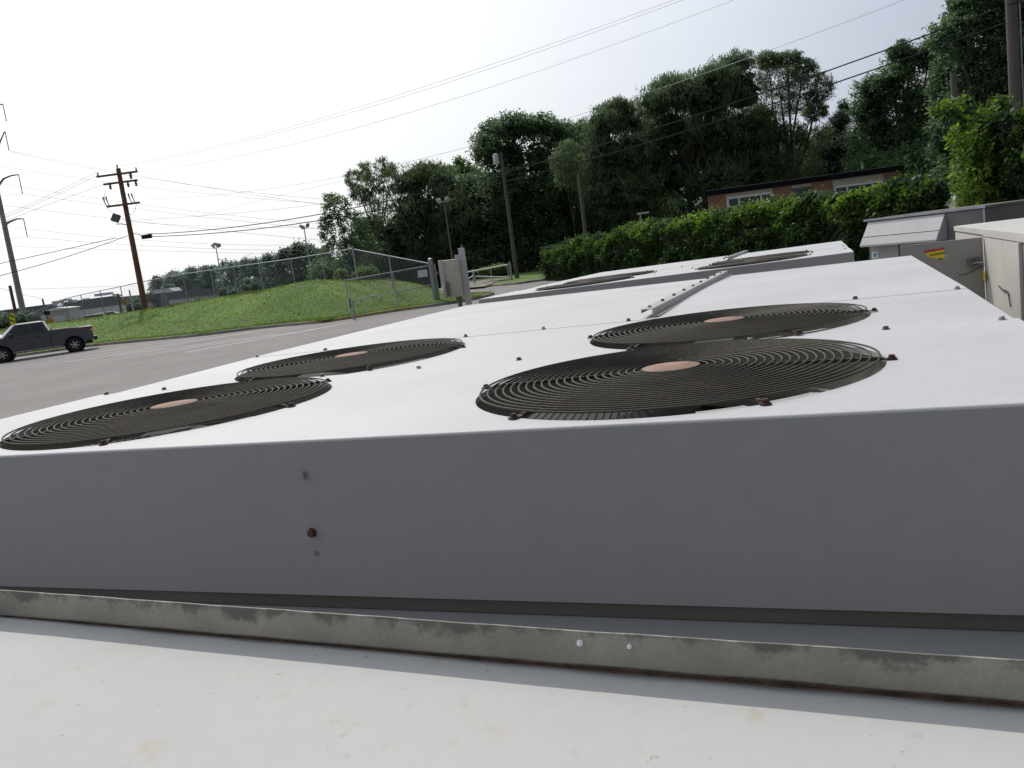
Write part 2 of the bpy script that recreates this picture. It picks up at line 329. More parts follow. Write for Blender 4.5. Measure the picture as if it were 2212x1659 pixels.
def make_unit(root, detail=True):
    zt = TOP
    # top panels ---------------------------------------------------------------
    m = MB(); um = -FDX / 2; rr = .005
    hole_panel(m, U0, um, V0 + rr, VA, -FDX, 0, GR + .010, zt); hole_panel(m, um, U1, V0 + rr, VA, 0, 0, GR + .010, zt)
    for k in range(5):                                  # rolled front edge
        a0, a1 = R(90 * k / 5), R(90 * (k + 1) / 5)
        p = lambda a: (V0 + rr - rr * math.sin(a), zt - rr + rr * math.cos(a))
        (y0, z0), (y1, z1) = p(a0), p(a1); m.quad((U0, y0, z0), (U1, y0, z0), (U1, y1, z1), (U0, y1, z1))
    m.build('front_top_panel', MT['top'], root, smooth=True)
    m = MB(); hole_panel(m, U0, um, VA + .004, VB, -FDX, FDY, GR + .010, zt - .003); hole_panel(m, um, U1, VA + .004, VB, 0, FDY, GR + .010, zt - .003)
    m.add([(U0, VA - .02, zt - .004), (U1, VA - .02, zt - .004), (U1, VA + .004, zt - .003), (U0, VA + .004, zt - .003)], [(0, 1, 2, 3)])
    for v_ in m.v: v_.z += -.005 + .0077 * (v_.y - VA) / (VB - VA)
    m.build('middle_top_panel', MT['top'], root, smooth=True)
    m = MB(); n = 24
    # large rear sheet, crowned by a couple of millimetres, lapping over the middle one
    gv = []; 
    for j in range(n + 1):
        for i in range(n + 1):
            u = U0 + (U1 - U0) * i / n; v = VB - .012 + (V1 - VB + .012) * j / n
            gv.append((u, v, zt + .0006 + .010 * math.sin(math.pi * i / n) * math.sin(math.pi * j / n)))
    m.add(gv, [(j * (n + 1) + i, j * (n + 1) + i + 1, (j + 1) * (n + 1) + i + 1, (j + 1) * (n + 1) + i) for j in range(n) for i in range(n)])
    m.add([(U0, VB - .012, zt + .0006), (U1, VB - .012, zt + .0006), (U1, VB - .012, zt - .003), (U0, VB - .012, zt - .003)], [(0, 3, 2, 1)])
    m.build('rear_top_panel', MT['top'], root, smooth=True)
    # fascia, base rail, sides --------------------------------------------------
    m = MB(); m.box((U0, V0, zt - .303), (U1, V0 + .02, zt - rr)); m.build('front_fascia', MT['grey'], root)
    m = MB(); m.box((U0 + .001, V0 + .006, zt - .329), (U1 - .001, V0 + .03, zt - .303)); m.build('base_rail', MT['strip'], root)
    for nm, u in (('left', U0), ('right', U1)):
        m = MB(); s_ = 1 if u == U0 else -1
        m.box((min(u, u + s_ * .02), V0 + .021, zt - .33), (max(u, u + s_ * .02), V1 - .021, zt - .013)); m.build('side_fascia', MT['grey'], root)
    m = MB(); m.box((U0, V1 - .02, zt - .33), (U1, V1, zt - .0005)); m.build('rear_fascia', MT['grey'], root)
    m = MB(); m.box((U0 + .05, V0 + .08, .12), (U1 - .05, V1 - .08, zt - .34)); m.build('coil_cabinet', MT['grey_body'], root)
    m = MB(); m.box((U0 - .05, V0 - .03, 0), (U1 + .05, V1 + .03, .12)); m.build('concrete_pad', MT['concrete'], root)
    # interior floor under the fans
    m = MB(); m.box((U0 + .06, V0 + .06, zt - .335), (U1 - .06, VB + .1, zt - .325)); m.build('fan_deck', MT['black'], root)
    # fans -----------------------------------------------------------------------
    gd = None
    k = 0
    for (cx, cy) in ((0, 0), (0, FDY), (-FDX, 0), (-FDX, FDY)):
        rot = [0, 2, -9, 8][k]; k += 1; zb = 0 if cy == 0 else -.003
        # guard
        if gd is None:
            g = MB()
            for i in range(22):
                r = GR - .001 - i * .0160; h = .0115 + .006 * (1 - (r / GR) ** 2); seg = 72 if i < 12 else 44
                pts = [(r * math.cos(2 * math.pi * q / seg), r * math.sin(2 * math.pi * q / seg), h) for q in range(seg + 1)]
                g.tube(pts, .0021, 6, cap=False)
            guard = g.build('fan_guard', MT['wire'], root, smooth=True); gd = guard
            ax = MB(); ax.lathe([(.0, .0155), (.055, .0155), (.0595, .0175), (.057, .0195), (.0, .0205)], 40, cap=False); hub = ax.build('hub_plate', MT['hub'], guard, smooth=True)
            for a in GUARD_ANG:
                s_ = MB(); c, sn = math.cos(R(a)), math.sin(R(a))
                s_.add([], [])
                t = Vector((-sn, c, 0)); d = Vector((c, sn, 0))
                prof = [(.05, .0135), (.20, .0115), (.392, .0075), (.402, .0040), (.424, .0030)]
                vs = []
                for (r, z) in prof:
                    hw = .0045 if r < .395 else .007
                    for (tt, dz) in ((-hw, 0), (hw, 0), (hw, -.007 if r < .395 else -.002), (-hw, -.007 if r < .395 else -.002)): vs.append(d * r + t * tt + Vector((0, 0, z + dz)))
                fs = [(i * 4 + q, i * 4 + (q + 1) % 4, (i + 1) * 4 + (q + 1) % 4, (i + 1) * 4 + q) for i in range(4) for q in range(4)] + [(0, 1, 2, 3), (16, 19, 18, 17)]
                s_.add(vs, fs); s_.build('guard_arm', MT['wire'], guard)
                b = MB(); p = d * .415; b.lathe([(.0095, .0015), (.0095, .0035), (.007, .004)], 12, Matrix.Translation(p)); b.lathe([(.0058, .0035), (.0058, .009), (.005, .010)], 6, Matrix.Translation(p)); b.lathe([(.0075, .004), (.0075, .0055)], 12, Matrix.Translation(p))
                b.build('guard_bolt', MT['bolt'], guard)
        else: guard = copy_tree(gd, root)
        guard.location = (cx, cy, zt + zb); guard.rotation_euler = (0, 0, R(rot))
        # venturi shroud
        s_ = MB(); T = Matrix.Translation((cx, cy, zt + zb))
        s_.lathe([(GR + .011, -.0125), (GR + .014, -.02), (GR + .014, -.1)], 64, T, cap=False)
        s_.lathe([(GR + .012, -.1), (GR - .012, -.1), (GR - .02, -.22)], 64, T, cap=False)
        s_.build('fan_shroud', MT['cream'] if cy == 0 and cx == 0 else MT['cream'], root, smooth=True)
        for (a0, a1) in ((286, 298), (303, 317)) if cx == 0 else ((308, 338),):
            b = MB(); vs = []
            for a in (a0, a1):
                c, sn = math.cos(R(a)), math.sin(R(a))
                for r in (GR - .03, GR + .008): vs.append((cx + r * c, cy + r * sn, zt + zb - .016))
            n_ = 8; vs = []
            for q in range(n_ + 1):
                a = R(a0 + (a1 - a0) * q / n_)
                for r, hz in ((GR - .016, -.003), (GR + .0095, -.0008)): vs.append((cx + r * math.cos(a), cy + r * math.sin(a), zt + zb + hz))
            b.add(vs, [(2 * q, 2 * q + 1, 2 * q + 3, 2 * q + 2) for q in range(n_)]); b.build('mounting_bracket', MT['rtutop'], root)
        # fan
        f = MB(); f.lathe([(.0, -.05), (.07, -.055), (.08, -.07), (.08, -.13)], 28, T, cap=False)
        fan = f.build('fan', MT['blade'], root, smooth=True)
        for q in range(4):
            b = MB(); a0 = R(q * 90 + 20 + 31 * k); nr, na = 5, 6; vs = []
            for i in range(nr + 1):
                r = .075 + (.345 - .075) * i / nr
                for j in range(na + 1):
                    a = a0 + R(58) * (j / na) + R(10) * i / nr; z = -.055 - .085 * (j / na) * (1 - .2 * i / nr)
                    vs.append((cx + r * math.cos(a), cy + r * math.sin(a), zt + z))
            b.add(vs, [(i * (na + 1) + j, i * (na + 1) + j + 1, (i + 1) * (na + 1) + j + 1, (i + 1) * (na + 1) + j) for i in range(nr) for j in range(na)])
            b.build('fan_blade', MT['blade'], fan, smooth=True)
        b = MB(); b.lathe([(.06, -.13), (.085, -.14), (.085, -.28), (.06, -.3)], 24, T); b.build('fan_motor', MT['black'], root, smooth=True)
    # screws
    first = {}
    def sc_(p, kind='screw'):
        if kind not in first:
            first[kind] = screw_mb((0, 0, 0)).build('panel_screw', MT[kind], root); o = first[kind]
        else: o = first[kind].copy(); COL.objects.link(o); o.parent = root
        o.location = p; o.rotation_euler = (random.uniform(-.06, .06), random.uniform(-.06, .06), random.random()); return o
    for i, u in enumerate((.665, .425, .115, -.194, -.504, -.816, -1.146, -1.764, -2.017)): sc_((u, VA - .008, zt), 'screw' if i not in (0, 2, 5) else 'zinc')
    for i, u in enumerate((-2.035, -1.686, -1.040, -.718, -.391, .371, .67)): sc_((u, VB - .002, zt + .002), 'screw' if i % 3 else 'zinc')
    for i in range(9): sc_((-.330, 1.39 + .252 * i, zt + .0345), 'screw' if i % 4 else 'zinc')
    # ridge channel
    m = MB(); x0, x1, y0, y1 = -.350, -.306, 1.33, V1 - .02; h = .030; z0 = zt + .004
    for (a, b, c, d) in ((x1 - .003, z0, x1, z0 + h), (x0, z0 + h - .003, x1 - .003, z0 + h), (x0, z0 + h * .55, x0 + .003, z0 + h - .003), (x1, z0, x1 + .02, z0 + .003)):
        m.box((a, y0, b), (c, y1, d))
    m.build('ridge_channel', MT['channel'], root)
    if detail:
        for (u, z, kd, r) in ((-.613, zt - .066, 'zinc', .009), (-.615, zt - .178, 'bolt', .0095)):
            m = MB(); T = Matrix.Translation((u, V0, z)) @ Matrix.Rotation(R(90), 4, 'X')
            m.lathe([(r, 0), (r, .002), (r * .8, .0025), (r * .78, .008), (r * .6, .009)], 7, T); m.build('fascia_screw', MT[kd], root)
        m = MB(); T = Matrix.Translation((-.614, V0, zt - .219)) @ Matrix.Rotation(R(90), 4, 'X'); m.lathe([(.0045, 0), (.0045, .002), (.0028, .002), (.0028, .0005)], 14, T); m.build('rivet', MT['zinc'], root)
        m = MB(); m.box((U0, V0 - .95, zt - .345), (U1 + .3, V0 + .07, zt - .3305)); m.build('base_ledge', MT['ledge'], root)

c1 = Vector((.3267, 1.7293, 0))
near = thing('condensing_unit', 'large white condensing unit with four rusty round fan guards and a white front toned grey for shade', 'air conditioner', c1, (0, 0, TH), 'rows of fan condensing units')
make_unit(near)
# the one behind: same kind, slightly out of level
def far_pose():
    X, Y, Z, t, tx, ty = -.234 + .06, 6.771 - .02, -.289, -.364, -.008, .011
    ex = Vector((math.cos(t), math.sin(t), ty)).normalized(); ey = Vector((-math.sin(t), math.cos(t), tx)).normalized(); ez = ex.cross(ey).normalized(); ey = ez.cross(ex)
    o = Vector((X, Y, EYE + Z)) - ex * U0 - ey * V0 - ez * TOP
    m = Matrix((ex, ey, ez)).transposed().to_4x4(); m.translation = o; return m
far = thing('condensing_unit', 'white condensing unit behind the large one, close before the vine hedge', 'air conditioner', (0, 0, 0), (0, 0, 0), 'rows of fan condensing units')
for ch in [x for x in bpy.data.objects if x.parent == near and not x.name.startswith(('base_ledge', 'fascia_screw', 'rivet'))]: copy_tree(ch, far)
far.matrix_world = far_pose()

# ================================================================== NEAR UNIT (camera stands over it)
A = Vector((-.52, .792, 0)); B = Vector((.253, .429, 0)); dx = (B - A).normalized(); ang = math.atan2(dx.y, dx.x); dy = Vector((-dx.y, dx.x, 0))
nu = thing('equipment_cabinet', 'weathered white cabinet top nearest the camera, rust specked, with an upturned stained rear flange', 'air conditioner', (A.x, A.y, 0), (0, 0, ang))
def ripple(u): return .0007 * math.sin(u * 7 + 1) + .0003 * math.sin(u * 19)
m = MB(); n = 60; u0, u1 = -.75, 2.0; vs = []
for i in range(n + 1):
    u = u0 + (u1 - u0) * i / n
    for v in (-.0, -.004, -.02, -.6, -2.0): vs.append((u, v + (ripple(u) if v > -.3 else 0), TOP + (.0045 if v == 0 else .0012 if v == -.004 else 0)))
m.add(vs, [(i * 5 + j, i * 5 + j + 1, (i + 1) * 5 + j + 1, (i + 1) * 5 + j) for i in range(n) for j in range(4)])
m.build('cabinet_top', MT['top_old'], nu, smooth=True)
# flange, left uncut; two white discs stand for light through its holes
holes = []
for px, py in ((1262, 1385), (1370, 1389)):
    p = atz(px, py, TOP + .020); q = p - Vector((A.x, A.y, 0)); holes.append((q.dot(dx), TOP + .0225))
m = MB(); nseg = 220; zs = [TOP + .0045 + i * (.0262 / 7) for i in range(8)]; f0 = MB()
def flange(off):
    vs = []
    for i in range(nseg + 1):
        u = u0 + (u1 - u0) * i / nseg
        for z in zs:
            e = 0 if z < zs[-1] else .00015 * math.sin(u * 60) + .0001 * math.sin(u * 131)
            vs.append((u, ripple(u) + off, z + e))
    return vs
fs = []
for i in range(nseg):
    for j in range(7):
        u = u0 + (u1 - u0) * (i + .5) / nseg; z = (zs[j] + zs[j + 1]) / 2
        fs.append((i * 8 + j, (i + 1) * 8 + j, (i + 1) * 8 + j + 1, i * 8 + j + 1))
m.add(flange(0), fs); m.add(flange(.0015), fs)
m.add([v for i in range(nseg + 1) for v in (flange(0)[i * 8 + 7], flange(.0015)[i * 8 + 7])], [(2 * i, 2 * i + 1, 2 * i + 3, 2 * i + 2) for i in range(nseg)])
m.build('rear_flange', MT['lip'], nu)
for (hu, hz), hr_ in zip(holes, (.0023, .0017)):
    m = MB(); m.lathe([(hr_, 0), (hr_, .0006), (hr_ * .6, .0011), (hr_ * .1, .0013)], 14, Matrix.Translation((hu, ripple(hu) - .0002, hz)) @ Matrix.Rotation(R(65), 4, 'X')); m.build('flange_rivet', MT['whitepaint'], nu, smooth=True)  # bright white disc in place of light showing through a hole
m = MB(); vs = []
for i in range(n * 2 + 1):
    u = u0 + (u1 - u0) * i / (n * 2); wd = .0008 + .0014 * max(0, min(1, u / .8)) + .0009 * abs(math.sin(u * 7)) * abs(math.sin(u * 31 + 1))
    vs += [(u, ripple(u) - .0005, TOP + .0045), (u, ripple(u) - .001, TOP + .0048 + wd), (u, ripple(u) - .0012 - wd, TOP + .0048)]
m.add(vs, [(i * 3 + a, i * 3 + b, (i + 1) * 3 + b, (i + 1) * 3 + a) for i in range(n * 2) for a, b in ((0, 1), (0, 2))])
m.build('rust_seam', MT['rustline'], nu)
m = MB(); m.box((u0, -2.0, 0), (u1, -.004, TOP - .003)); m.build('cabinet_body', MT['grey_body'], nu)
screw_mb((-.007, -.02, TOP + .0005), .009, .006).build('corner_bolt', MT['screw'], nu)
m = MB(); m.box((.90, -.0012, TOP + .008), (.9015, -.0003, TOP + .0245)); m.build('flange_joint', MT['rustline'], nu)

# ================================================================== GROUND
def sheet(name, pts, m, sub=0):
    b = MB(); b.add(pts, [list(range(len(pts)))]); o = b.build(name, m); tag(o, kind='structure'); return o
sheet('ground', [(-3000, -400, -.6), (3000, -400, -.6), (3000, 5000, -.6), (-3000, 5000, -.6)], MT['soil'])
def lz(x, y): return SL * y
sheet('parking_lot', [(-90, -25, lz(0, -25)), (60, -25, lz(0, -25)), (60, 66, lz(0, 66)), (-90, 66, lz(0, 66))], MT['asphalt'])
# kerb line, from the left to the gate and on to the drive
KP = [lot(-420, 822), lot(-200, 798), lot(10, 775), lot(200, 748), lot(320, 737), lot(430, 727), lot(560, 710), lot(700, 698), lot(800, 682), lot(890, 668), lot(985, 656), lot(1040, 646), lot(1068, 636)]
KP = [Vector(p) for p in KP]
def resample(P, n):
    d = [0]
    for i in range(1, len(P)): d.append(d[-1] + (P[i] - P[i - 1]).length)
    o = []
    for k in range(n):
        t = d[-1] * k / (n - 1); i = max(j for j in range(len(d)) if d[j] <= t + 1e-9); i = min(i, len(P) - 2)
        o.append(P[i].lerp(P[i + 1], (t - d[i]) / (d[i + 1] - d[i])))
    return o
KR = resample(KP, 60)
for _ in range(2): KR = [KR[0]] + [(KR[i - 1] + KR[i] * 2 + KR[i + 1]) / 4 for i in range(1, 59)] + [KR[-1]]
def offs(P, i):
    d = (P[min(i + 1, len(P) - 1)] - P[max(i - 1, 0)]); n_ = Vector((-d.y, d.x, 0)).normalized(); return n_
def kerb(name, P, m, i0=0, i1=None, lift=0):
    b = MB(); vs = []
    for i in range(i0, i1 or len(P)):
        n_ = offs(P, i); p = P[i]; j = .015 * math.sin(i * 2.3)
        for (d, z) in ((0 - lift, -.05), (.0 - lift, .10 + lift), (.02, .13 + lift + j * .3), (.15, .135 + lift), (.15, -.05)): vs.append(p + n_ * (d + j) + Vector((0, 0, z)))
    k = (i1 or len(P)) - i0
    b.add(vs, [(i * 5 + q, i * 5 + q + 1, (i + 1) * 5 + q + 1, (i + 1) * 5 + q) for i in range(k - 1) for q in range(4)]); b.add(vs[:5], [(0, 1, 2, 3, 4)]); b.add(vs[-5:], [(4, 3, 2, 1, 0)])
    o = b.build(name, m, origin=P[0]); tag(o, kind='structure'); return o
kerb('kerb', KR, MT['concrete'])
kerb('kerb_paint', KR, MT['yellow'], 44, 52, .004)
# crest of the grass bank (pixel, depth)
CP = [(-420, 770, 62), (-200, 738, 61), (10, 712, 60), (120, 697, 58), (242, 680, 56), (317, 668, 55), (396, 658, 53), (470, 641, 51), (527, 636, 50), (585, 624, 49), (641, 614, 48), (659, 605, 48), (703, 605, 47.5), (760, 606, 47.5), (827, 605, 48), (870, 607, 49), (899, 612, 50), (925, 622, 51), (950, 631, 50), (985, 636, 50), (1020, 634, 49), (1066, 632.5, 46.5)]
CR = resample([at(*p) for p in CP], 90)
for _ in range(3): CR = [CR[0]] + [(CR[i - 1] + CR[i] * 2 + CR[i + 1]) / 4 for i in range(1, 89)] + [CR[-1]]
KR2 = resample(KP, 90); nv = 22
def hnoise(x, y): return .5 * math.sin(x * .9 + y * .5) + .3 * math.sin(x * 2.1 - y * 1.3) + .2 * math.sin(x * 4.7 + y * 3.1)
b = MB(); vs = []
for i in range(90):
    k = KR2[i] + offs(KR2, i) * .14 + Vector((0, 0, .12)); c = CR[i]; back = c + Vector((0, 9, 0)); back.z = max(c.z - 1.3, .2)
    for j in range(nv):
        t = j / (nv - 1)
        if t <= .7:
            s_ = t / .7; p = k.lerp(c, s_); e = math.sin(s_ * math.pi / 2) ** 1.1; p.z = k.z + (c.z - k.z) * e + (.07 * hnoise(p.x, p.y) + .10 * hnoise(p.x * .33 + 2, p.y * .4)) * min(1, s_ * 3, (1.02 - s_) * 4)
        else: s_ = (t - .7) / .3; p = c.lerp(back, s_)
        vs.append(p)
b.add(vs, [(i * nv + j, (i + 1) * nv + j, (i + 1) * nv + j + 1, i * nv + j + 1) for i in range(89) for j in range(nv - 1)])
bank = b.build('grass_bank', MT['grass'], smooth=True); tag(bank, kind='structure'); BANKV = vs
# far verge beyond the drive, gravel and its kerb
FK = [lot(1046, 622), lot(1062, 618.5), lot(1085, 617.5), lot(1122, 614), lot(1200, 603), lot(1420, 575)]
e = Vector((0, 0, .10)); b = MB()
pts = [p + e for p in FK] + [Vector((60, 55, .6)), Vector((60, 110, 1.2)), Vector((-14, 110, 1.2)), lot(1000, 606) + e, lot(1030, 612) + e]
b.add(pts, [list(range(len(pts)))]); tag(b.build('far_verge', MT['grass']), kind='structure')
kerb('drive_kerb', resample(FK, 24), MT['concrete'])
gp = [lot(985, 628), lot(1046, 623), lot(1068, 614), lot(1096, 607), lot(1060, 605), lot(1000, 608), lot(960, 612)]
b = MB(); b.add([p + Vector((0, 0, .13)) for p in gp], [list(range(len(gp)))]); tag(b.build('gravel_drive', MT['gravel']), kind='structure')
# painted parking lines
LN = [((192, 762), (640, 706)), ((180, 757), (520, 720)), ((250, 771), (735, 697)), ((330, 772), (700, 712)), ((400, 763), (812, 696)), ((120, 783), (330, 758)), ((850, 697), (915, 682)), ((410, 762.5), (640, 730)), ((322, 765), (702, 706.5)), ((655, 725), (850, 692))]
LN = [((133, 783), (361, 752)), ((235, 768), (620, 706)), ((180, 771), (540, 718)), ((252, 769.5), (600, 722)), ((323, 765), (680, 712)), ((400, 762), (752, 698)), ((205, 762), (470, 724))]
for i, (p, q) in enumerate(LN):
    a, c = lot(*p), lot(*q); d = (c - a).normalized(); n_ = Vector((-d.y, d.x, 0)).normalized() * .10; z = Vector((0, 0, .006)); b = MB()
    b.quad(a - n_ + z, c - n_ + z, c + n_ + z, a + n_ + z); tag(b.build('parking_line', MT['paint_line']), kind='structure')

# ------------------------------------------------------------------ leaf scatter (numpy)
def leaves(name, C, size, m, parent=None, origin=None, aspect=.55, up=.3, tint=None, droop=0.):
    """one leaf-shaped quad per row of C"""
    n = len(C); nrm = RNG.normal(size=(n, 3)); nrm[:, 2] = np.abs(nrm[:, 2]) + up; nrm /= np.linalg.norm(nrm, axis=1)[:, None]
    a = RNG.normal(size=(n, 3)); a[:, 2] -= droop; a -= nrm * (a * nrm).sum(1)[:, None] * (0 if droop > 2 else 1); a /= np.linalg.norm(a, axis=1)[:, None] + 1e-9
    b = np.cross(nrm, a); b /= np.linalg.norm(b, axis=1)[:, None] + 1e-9
    s_ = (size * RNG.uniform(.6, 1.3, n))[:, None]
    V = np.empty((n, 4, 3)); V[:, 0] = C - a * s_ * .5; V[:, 1] = C + b * s_ * aspect * .5; V[:, 2] = C + a * s_ * .5 - nrm * s_ * .08; V[:, 3] = C - b * s_ * aspect * .5
    off = OFF.get(parent.name, Vector((0, 0, 0))) if parent else Vector(origin or (0, 0, 0))
    V -= np.array(off)
    me = bpy.data.meshes.new(name); me.vertices.add(n * 4); me.vertices.foreach_set('co', V.ravel().astype(np.float32))
    me.loops.add(n * 4); me.loops.foreach_set('vertex_index', np.arange(n * 4, dtype=np.int32)); me.polygons.add(n)
    me.polygons.foreach_set('loop_start', np.arange(0, n * 4, 4, dtype=np.int32)); me.update(calc_edges=True)
    at_ = me.attributes.new('tint', 'FLOAT', 'POINT'); tt = RNG.uniform(0, 1, n) if tint is None else tint
    at_.data.foreach_set('value', np.repeat(np.clip(tt, 0, 1), 4).astype(np.float32)); me.materials.append(m)
    o = bpy.data.objects.new(name, me); COL.objects.link(o)
    if parent: o.parent = parent
    else: o.location = off
    OFF[o.name] = off; return o
def blob_points(c, r, ncl, nl, cr_, shell=.45, flat=.85):
    """leaf positions: clumps near the surface of an ellipsoid, leaves gathered round each clump"""
    d = RNG.normal(size=(ncl, 3)); d /= np.linalg.norm(d, axis=1)[:, None]; rad = RNG.uniform(shell, 1.05, (ncl, 1)) ** .7
    cc = np.array(c) + d * rad * np.array(r); sz = RNG.uniform(.6, 1.3, (ncl, 1, 1)) * cr_
    P = cc[:, None, :] + RNG.normal(size=(ncl, nl, 3)) * sz * np.array([.5, .5, .36])
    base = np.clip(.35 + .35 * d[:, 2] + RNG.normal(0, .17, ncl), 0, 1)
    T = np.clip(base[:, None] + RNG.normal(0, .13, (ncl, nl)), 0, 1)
    return P.reshape(-1, 3), T.ravel()
def tree(name, label, Y, blobs, base, m='leaf_oak', leaf=.24, dens=1., group=None, cat='tree', trunk=True, bark='bark', aspect=.55, droop=0., tr=.22, nl=22, crs=1., gz=None, inner=True, multi=1):
    gx = at(base[0], base[1], Y); g0 = Vector((gx.x, Y, gz if gz is not None else max(lz(0, min(Y, 110)) - .1, -.3)))
    root = thing(name, label, cat, g0, None, group); P = []; T = []; cs = []; IP = []
    if inner and cat == 'tree':
        xs0 = min(q[0] - q[2] for q in blobs); xs1 = max(q[0] + q[2] for q in blobs); ym = sum(q[1] for q in blobs) / len(blobs); wd = (xs1 - xs0); y_ = ym + 20; extra = []
        while y_ < base[1] - (25 if Y < 74 or base[0] < 1400 else 60):
            f = min(1, (base[1] - y_) / 200 + .45); k = max(2, round(wd / 75))
            for q in range(k): extra.append((xs0 + wd * (q + .5) / k + RNG.uniform(-8, 8), y_ + RNG.uniform(-10, 10) - (xs0 + wd * (q + .5) / k - base[0]) * .1, wd / k * .62, 38, RNG.uniform(1.5, 3.5)))
            y_ += 46
        blobs = [(q[0], q[1] + q[3] * .12, q[2] * 1.16, q[3] * 1.12, *q[4:]) for q in blobs] + extra
    for (px, py, rx, ry, *dY) in blobs:
        c = at(px, py, Y + (dY[0] if dY else RNG.uniform(-1.2, 1.2))); a = px2m(rx, Y); b_ = px2m(ry, Y); dep = min(max(a, b_), 3.6)
        ar = 4 * a * b_ + 4 * a * dep; cr_ = max(.3, min(.75, .3 * (a + b_) / 2)) * crs
        ncl = max(6, int(ar / (cr_ * cr_ * .85) * dens)); p, t = blob_points(c, (a, dep, b_), ncl, nl, cr_); P.append(p); T.append(t); cs.append((c, a, b_))
        if inner:
            k = int(max(12, ar * 7)); d = RNG.normal(size=(k, 3)); d /= np.linalg.norm(d, axis=1)[:, None]; IP.append(np.array(c) + d * RNG.uniform(.1, .62, (k, 1)) * np.array((a, dep, b_)))
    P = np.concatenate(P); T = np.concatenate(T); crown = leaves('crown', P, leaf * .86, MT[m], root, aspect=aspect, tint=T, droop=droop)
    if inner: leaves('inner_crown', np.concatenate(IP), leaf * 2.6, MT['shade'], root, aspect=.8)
    if trunk:
        b = MB(); mid = sum((c for c, _, _ in cs), Vector()) / len(cs); low = min(c.z for c, _, _ in cs)
        zf = g0.z + (mid.z - g0.z) * .45; fork = Vector((g0.x * .6 + mid.x * .4, g0.y, zf))
        for q in range(multi):
            o = Vector(((q - (multi - 1) / 2) * tr * 3.2, .3 * math.sin(q * 4), 0))
            b.tube([g0 + o * .4, (g0 + fork) / 2 + o * .8 + Vector((tr * .4, 0, 0)), fork + o], [tr, tr * .8, tr * .62], 8)
            for i, (c, a, b_) in enumerate(cs):
                if i % multi != q: continue
                f = fork + o; tip = c + Vector((0, 0, b_ * .3)); mm = f.lerp(tip, .5) + Vector((0, 0, -.12 * (tip - f).length * .5)); b.tube([f, mm, tip], [tr * .5, tr * .3, tr * .08], 6)
                for _ in range(4):
                    s_ = mm.lerp(tip, random.random()); e_ = s_ + Vector((random.uniform(-a, a), random.uniform(-1, 1), random.uniform(.1, .9) * b_)) * .8; b.tube([s_, (s_ + e_) / 2 + Vector((0, 0, -.1)), e_], [tr * .14, tr * .09, tr * .03], 5)
        b.build('trunk', MT[bark], root, smooth=True)
    return root

GT = 'trees along the far side of the lot'
tree('broadleaf_tree', 'dark ragged tree with sky gaps at the left end of the tall tree line', 74, [(728, 452, 30, 30), (708, 500, 16, 34), (760, 490, 30, 36), (735, 545, 46, 30), (790, 545, 40, 46), (716, 430, 16, 12)], (770, 600), dens=.75, group=GT, inner=False, tr=.2)
tree('willow_tree', 'feathery willow reaching out over the dark ragged tree', 80, [(765, 388, 18, 24), (785, 372, 18, 22), (832, 362, 26, 20), (800, 400, 24, 26), (842, 395, 26, 28), (818, 440, 36, 34), (775, 420, 18, 20)], (830, 600), 'leaf_willow', .34, .62, group=GT, aspect=.2, droop=2.5, inner=False, tr=.2)
tree('willow_tree', 'tall rounded grey green willow behind the two round floodlights', 78, [(930, 372, 34, 24), (890, 392, 42, 40), (960, 400, 34, 44), (900, 450, 70, 55), (985, 470, 50, 60), (860, 520, 60, 60), (950, 545, 70, 60), (815, 570, 50, 45)], (915, 610), 'leaf_willow', .36, 1.0, group=GT, aspect=.22, droop=2.5, tr=.35)
tree('maple_tree', 'small light green spiky topped tree between the willow and the big flat crowned tree', 84, [(990, 358, 12, 20), (1006, 368, 14, 22), (975, 372, 10, 14), (1022, 385, 18, 20), (1000, 405, 24, 22), (1030, 440, 30, 40)], (1010, 600), 'leaf_light', .27, .8, group=GT, inner=False, tr=.18)
tree('broadleaf_tree', 'big flat crowned dark tree behind the pole with the grey transformer', 76, [(1065, 285, 34, 26), (1110, 268, 42, 22), (1160, 272, 44, 24), (1205, 290, 34, 26), (1050, 320, 30, 36), (1100, 330, 50, 48), (1170, 340, 52, 50), (1080, 400, 48, 50), (1150, 420, 60, 60), (1070, 480, 56, 60), (1150, 510, 70, 70), (1050, 560, 60, 44)], (1125, 595), 'leaf_oak', .27, 1.0, group=GT, tr=.4)
tree('broadleaf_tree', 'dark tree with a narrow domed top filling the gap right of the flat crowned tree', 82, [(1245, 285, 26, 24), (1270, 290, 24, 24), (1250, 340, 40, 50), (1230, 410, 46, 60), (1240, 500, 60, 60)], (1245, 590), 'leaf_oak', .27, 1.0, group=GT, tr=.3)
tree('willow_tree', 'yellow green weeping tree in front of a bare wooden pole top', 62, [(1228, 325, 24, 20), (1215, 352, 26, 26), (1245, 355, 26, 26), (1222, 385, 22, 18)], (1240, 500), 'leaf_willow', .3, .8, group=GT, aspect=.22, droop=3, inner=False, tr=.05)
tree('willow_tree', 'shorter rounded willow left of the broad willow mass', 75, [(1330, 232, 28, 18), (1305, 262, 34, 34), (1355, 258, 34, 34), (1300, 320, 44, 50), (1360, 330, 44, 50), (1310, 410, 56, 56), (1380, 430, 50, 60), (1330, 490, 60, 50)], (1330, 560), 'leaf_willow', .36, 1.0, group=GT, aspect=.22, droop=2.5, tr=.3, multi=2)
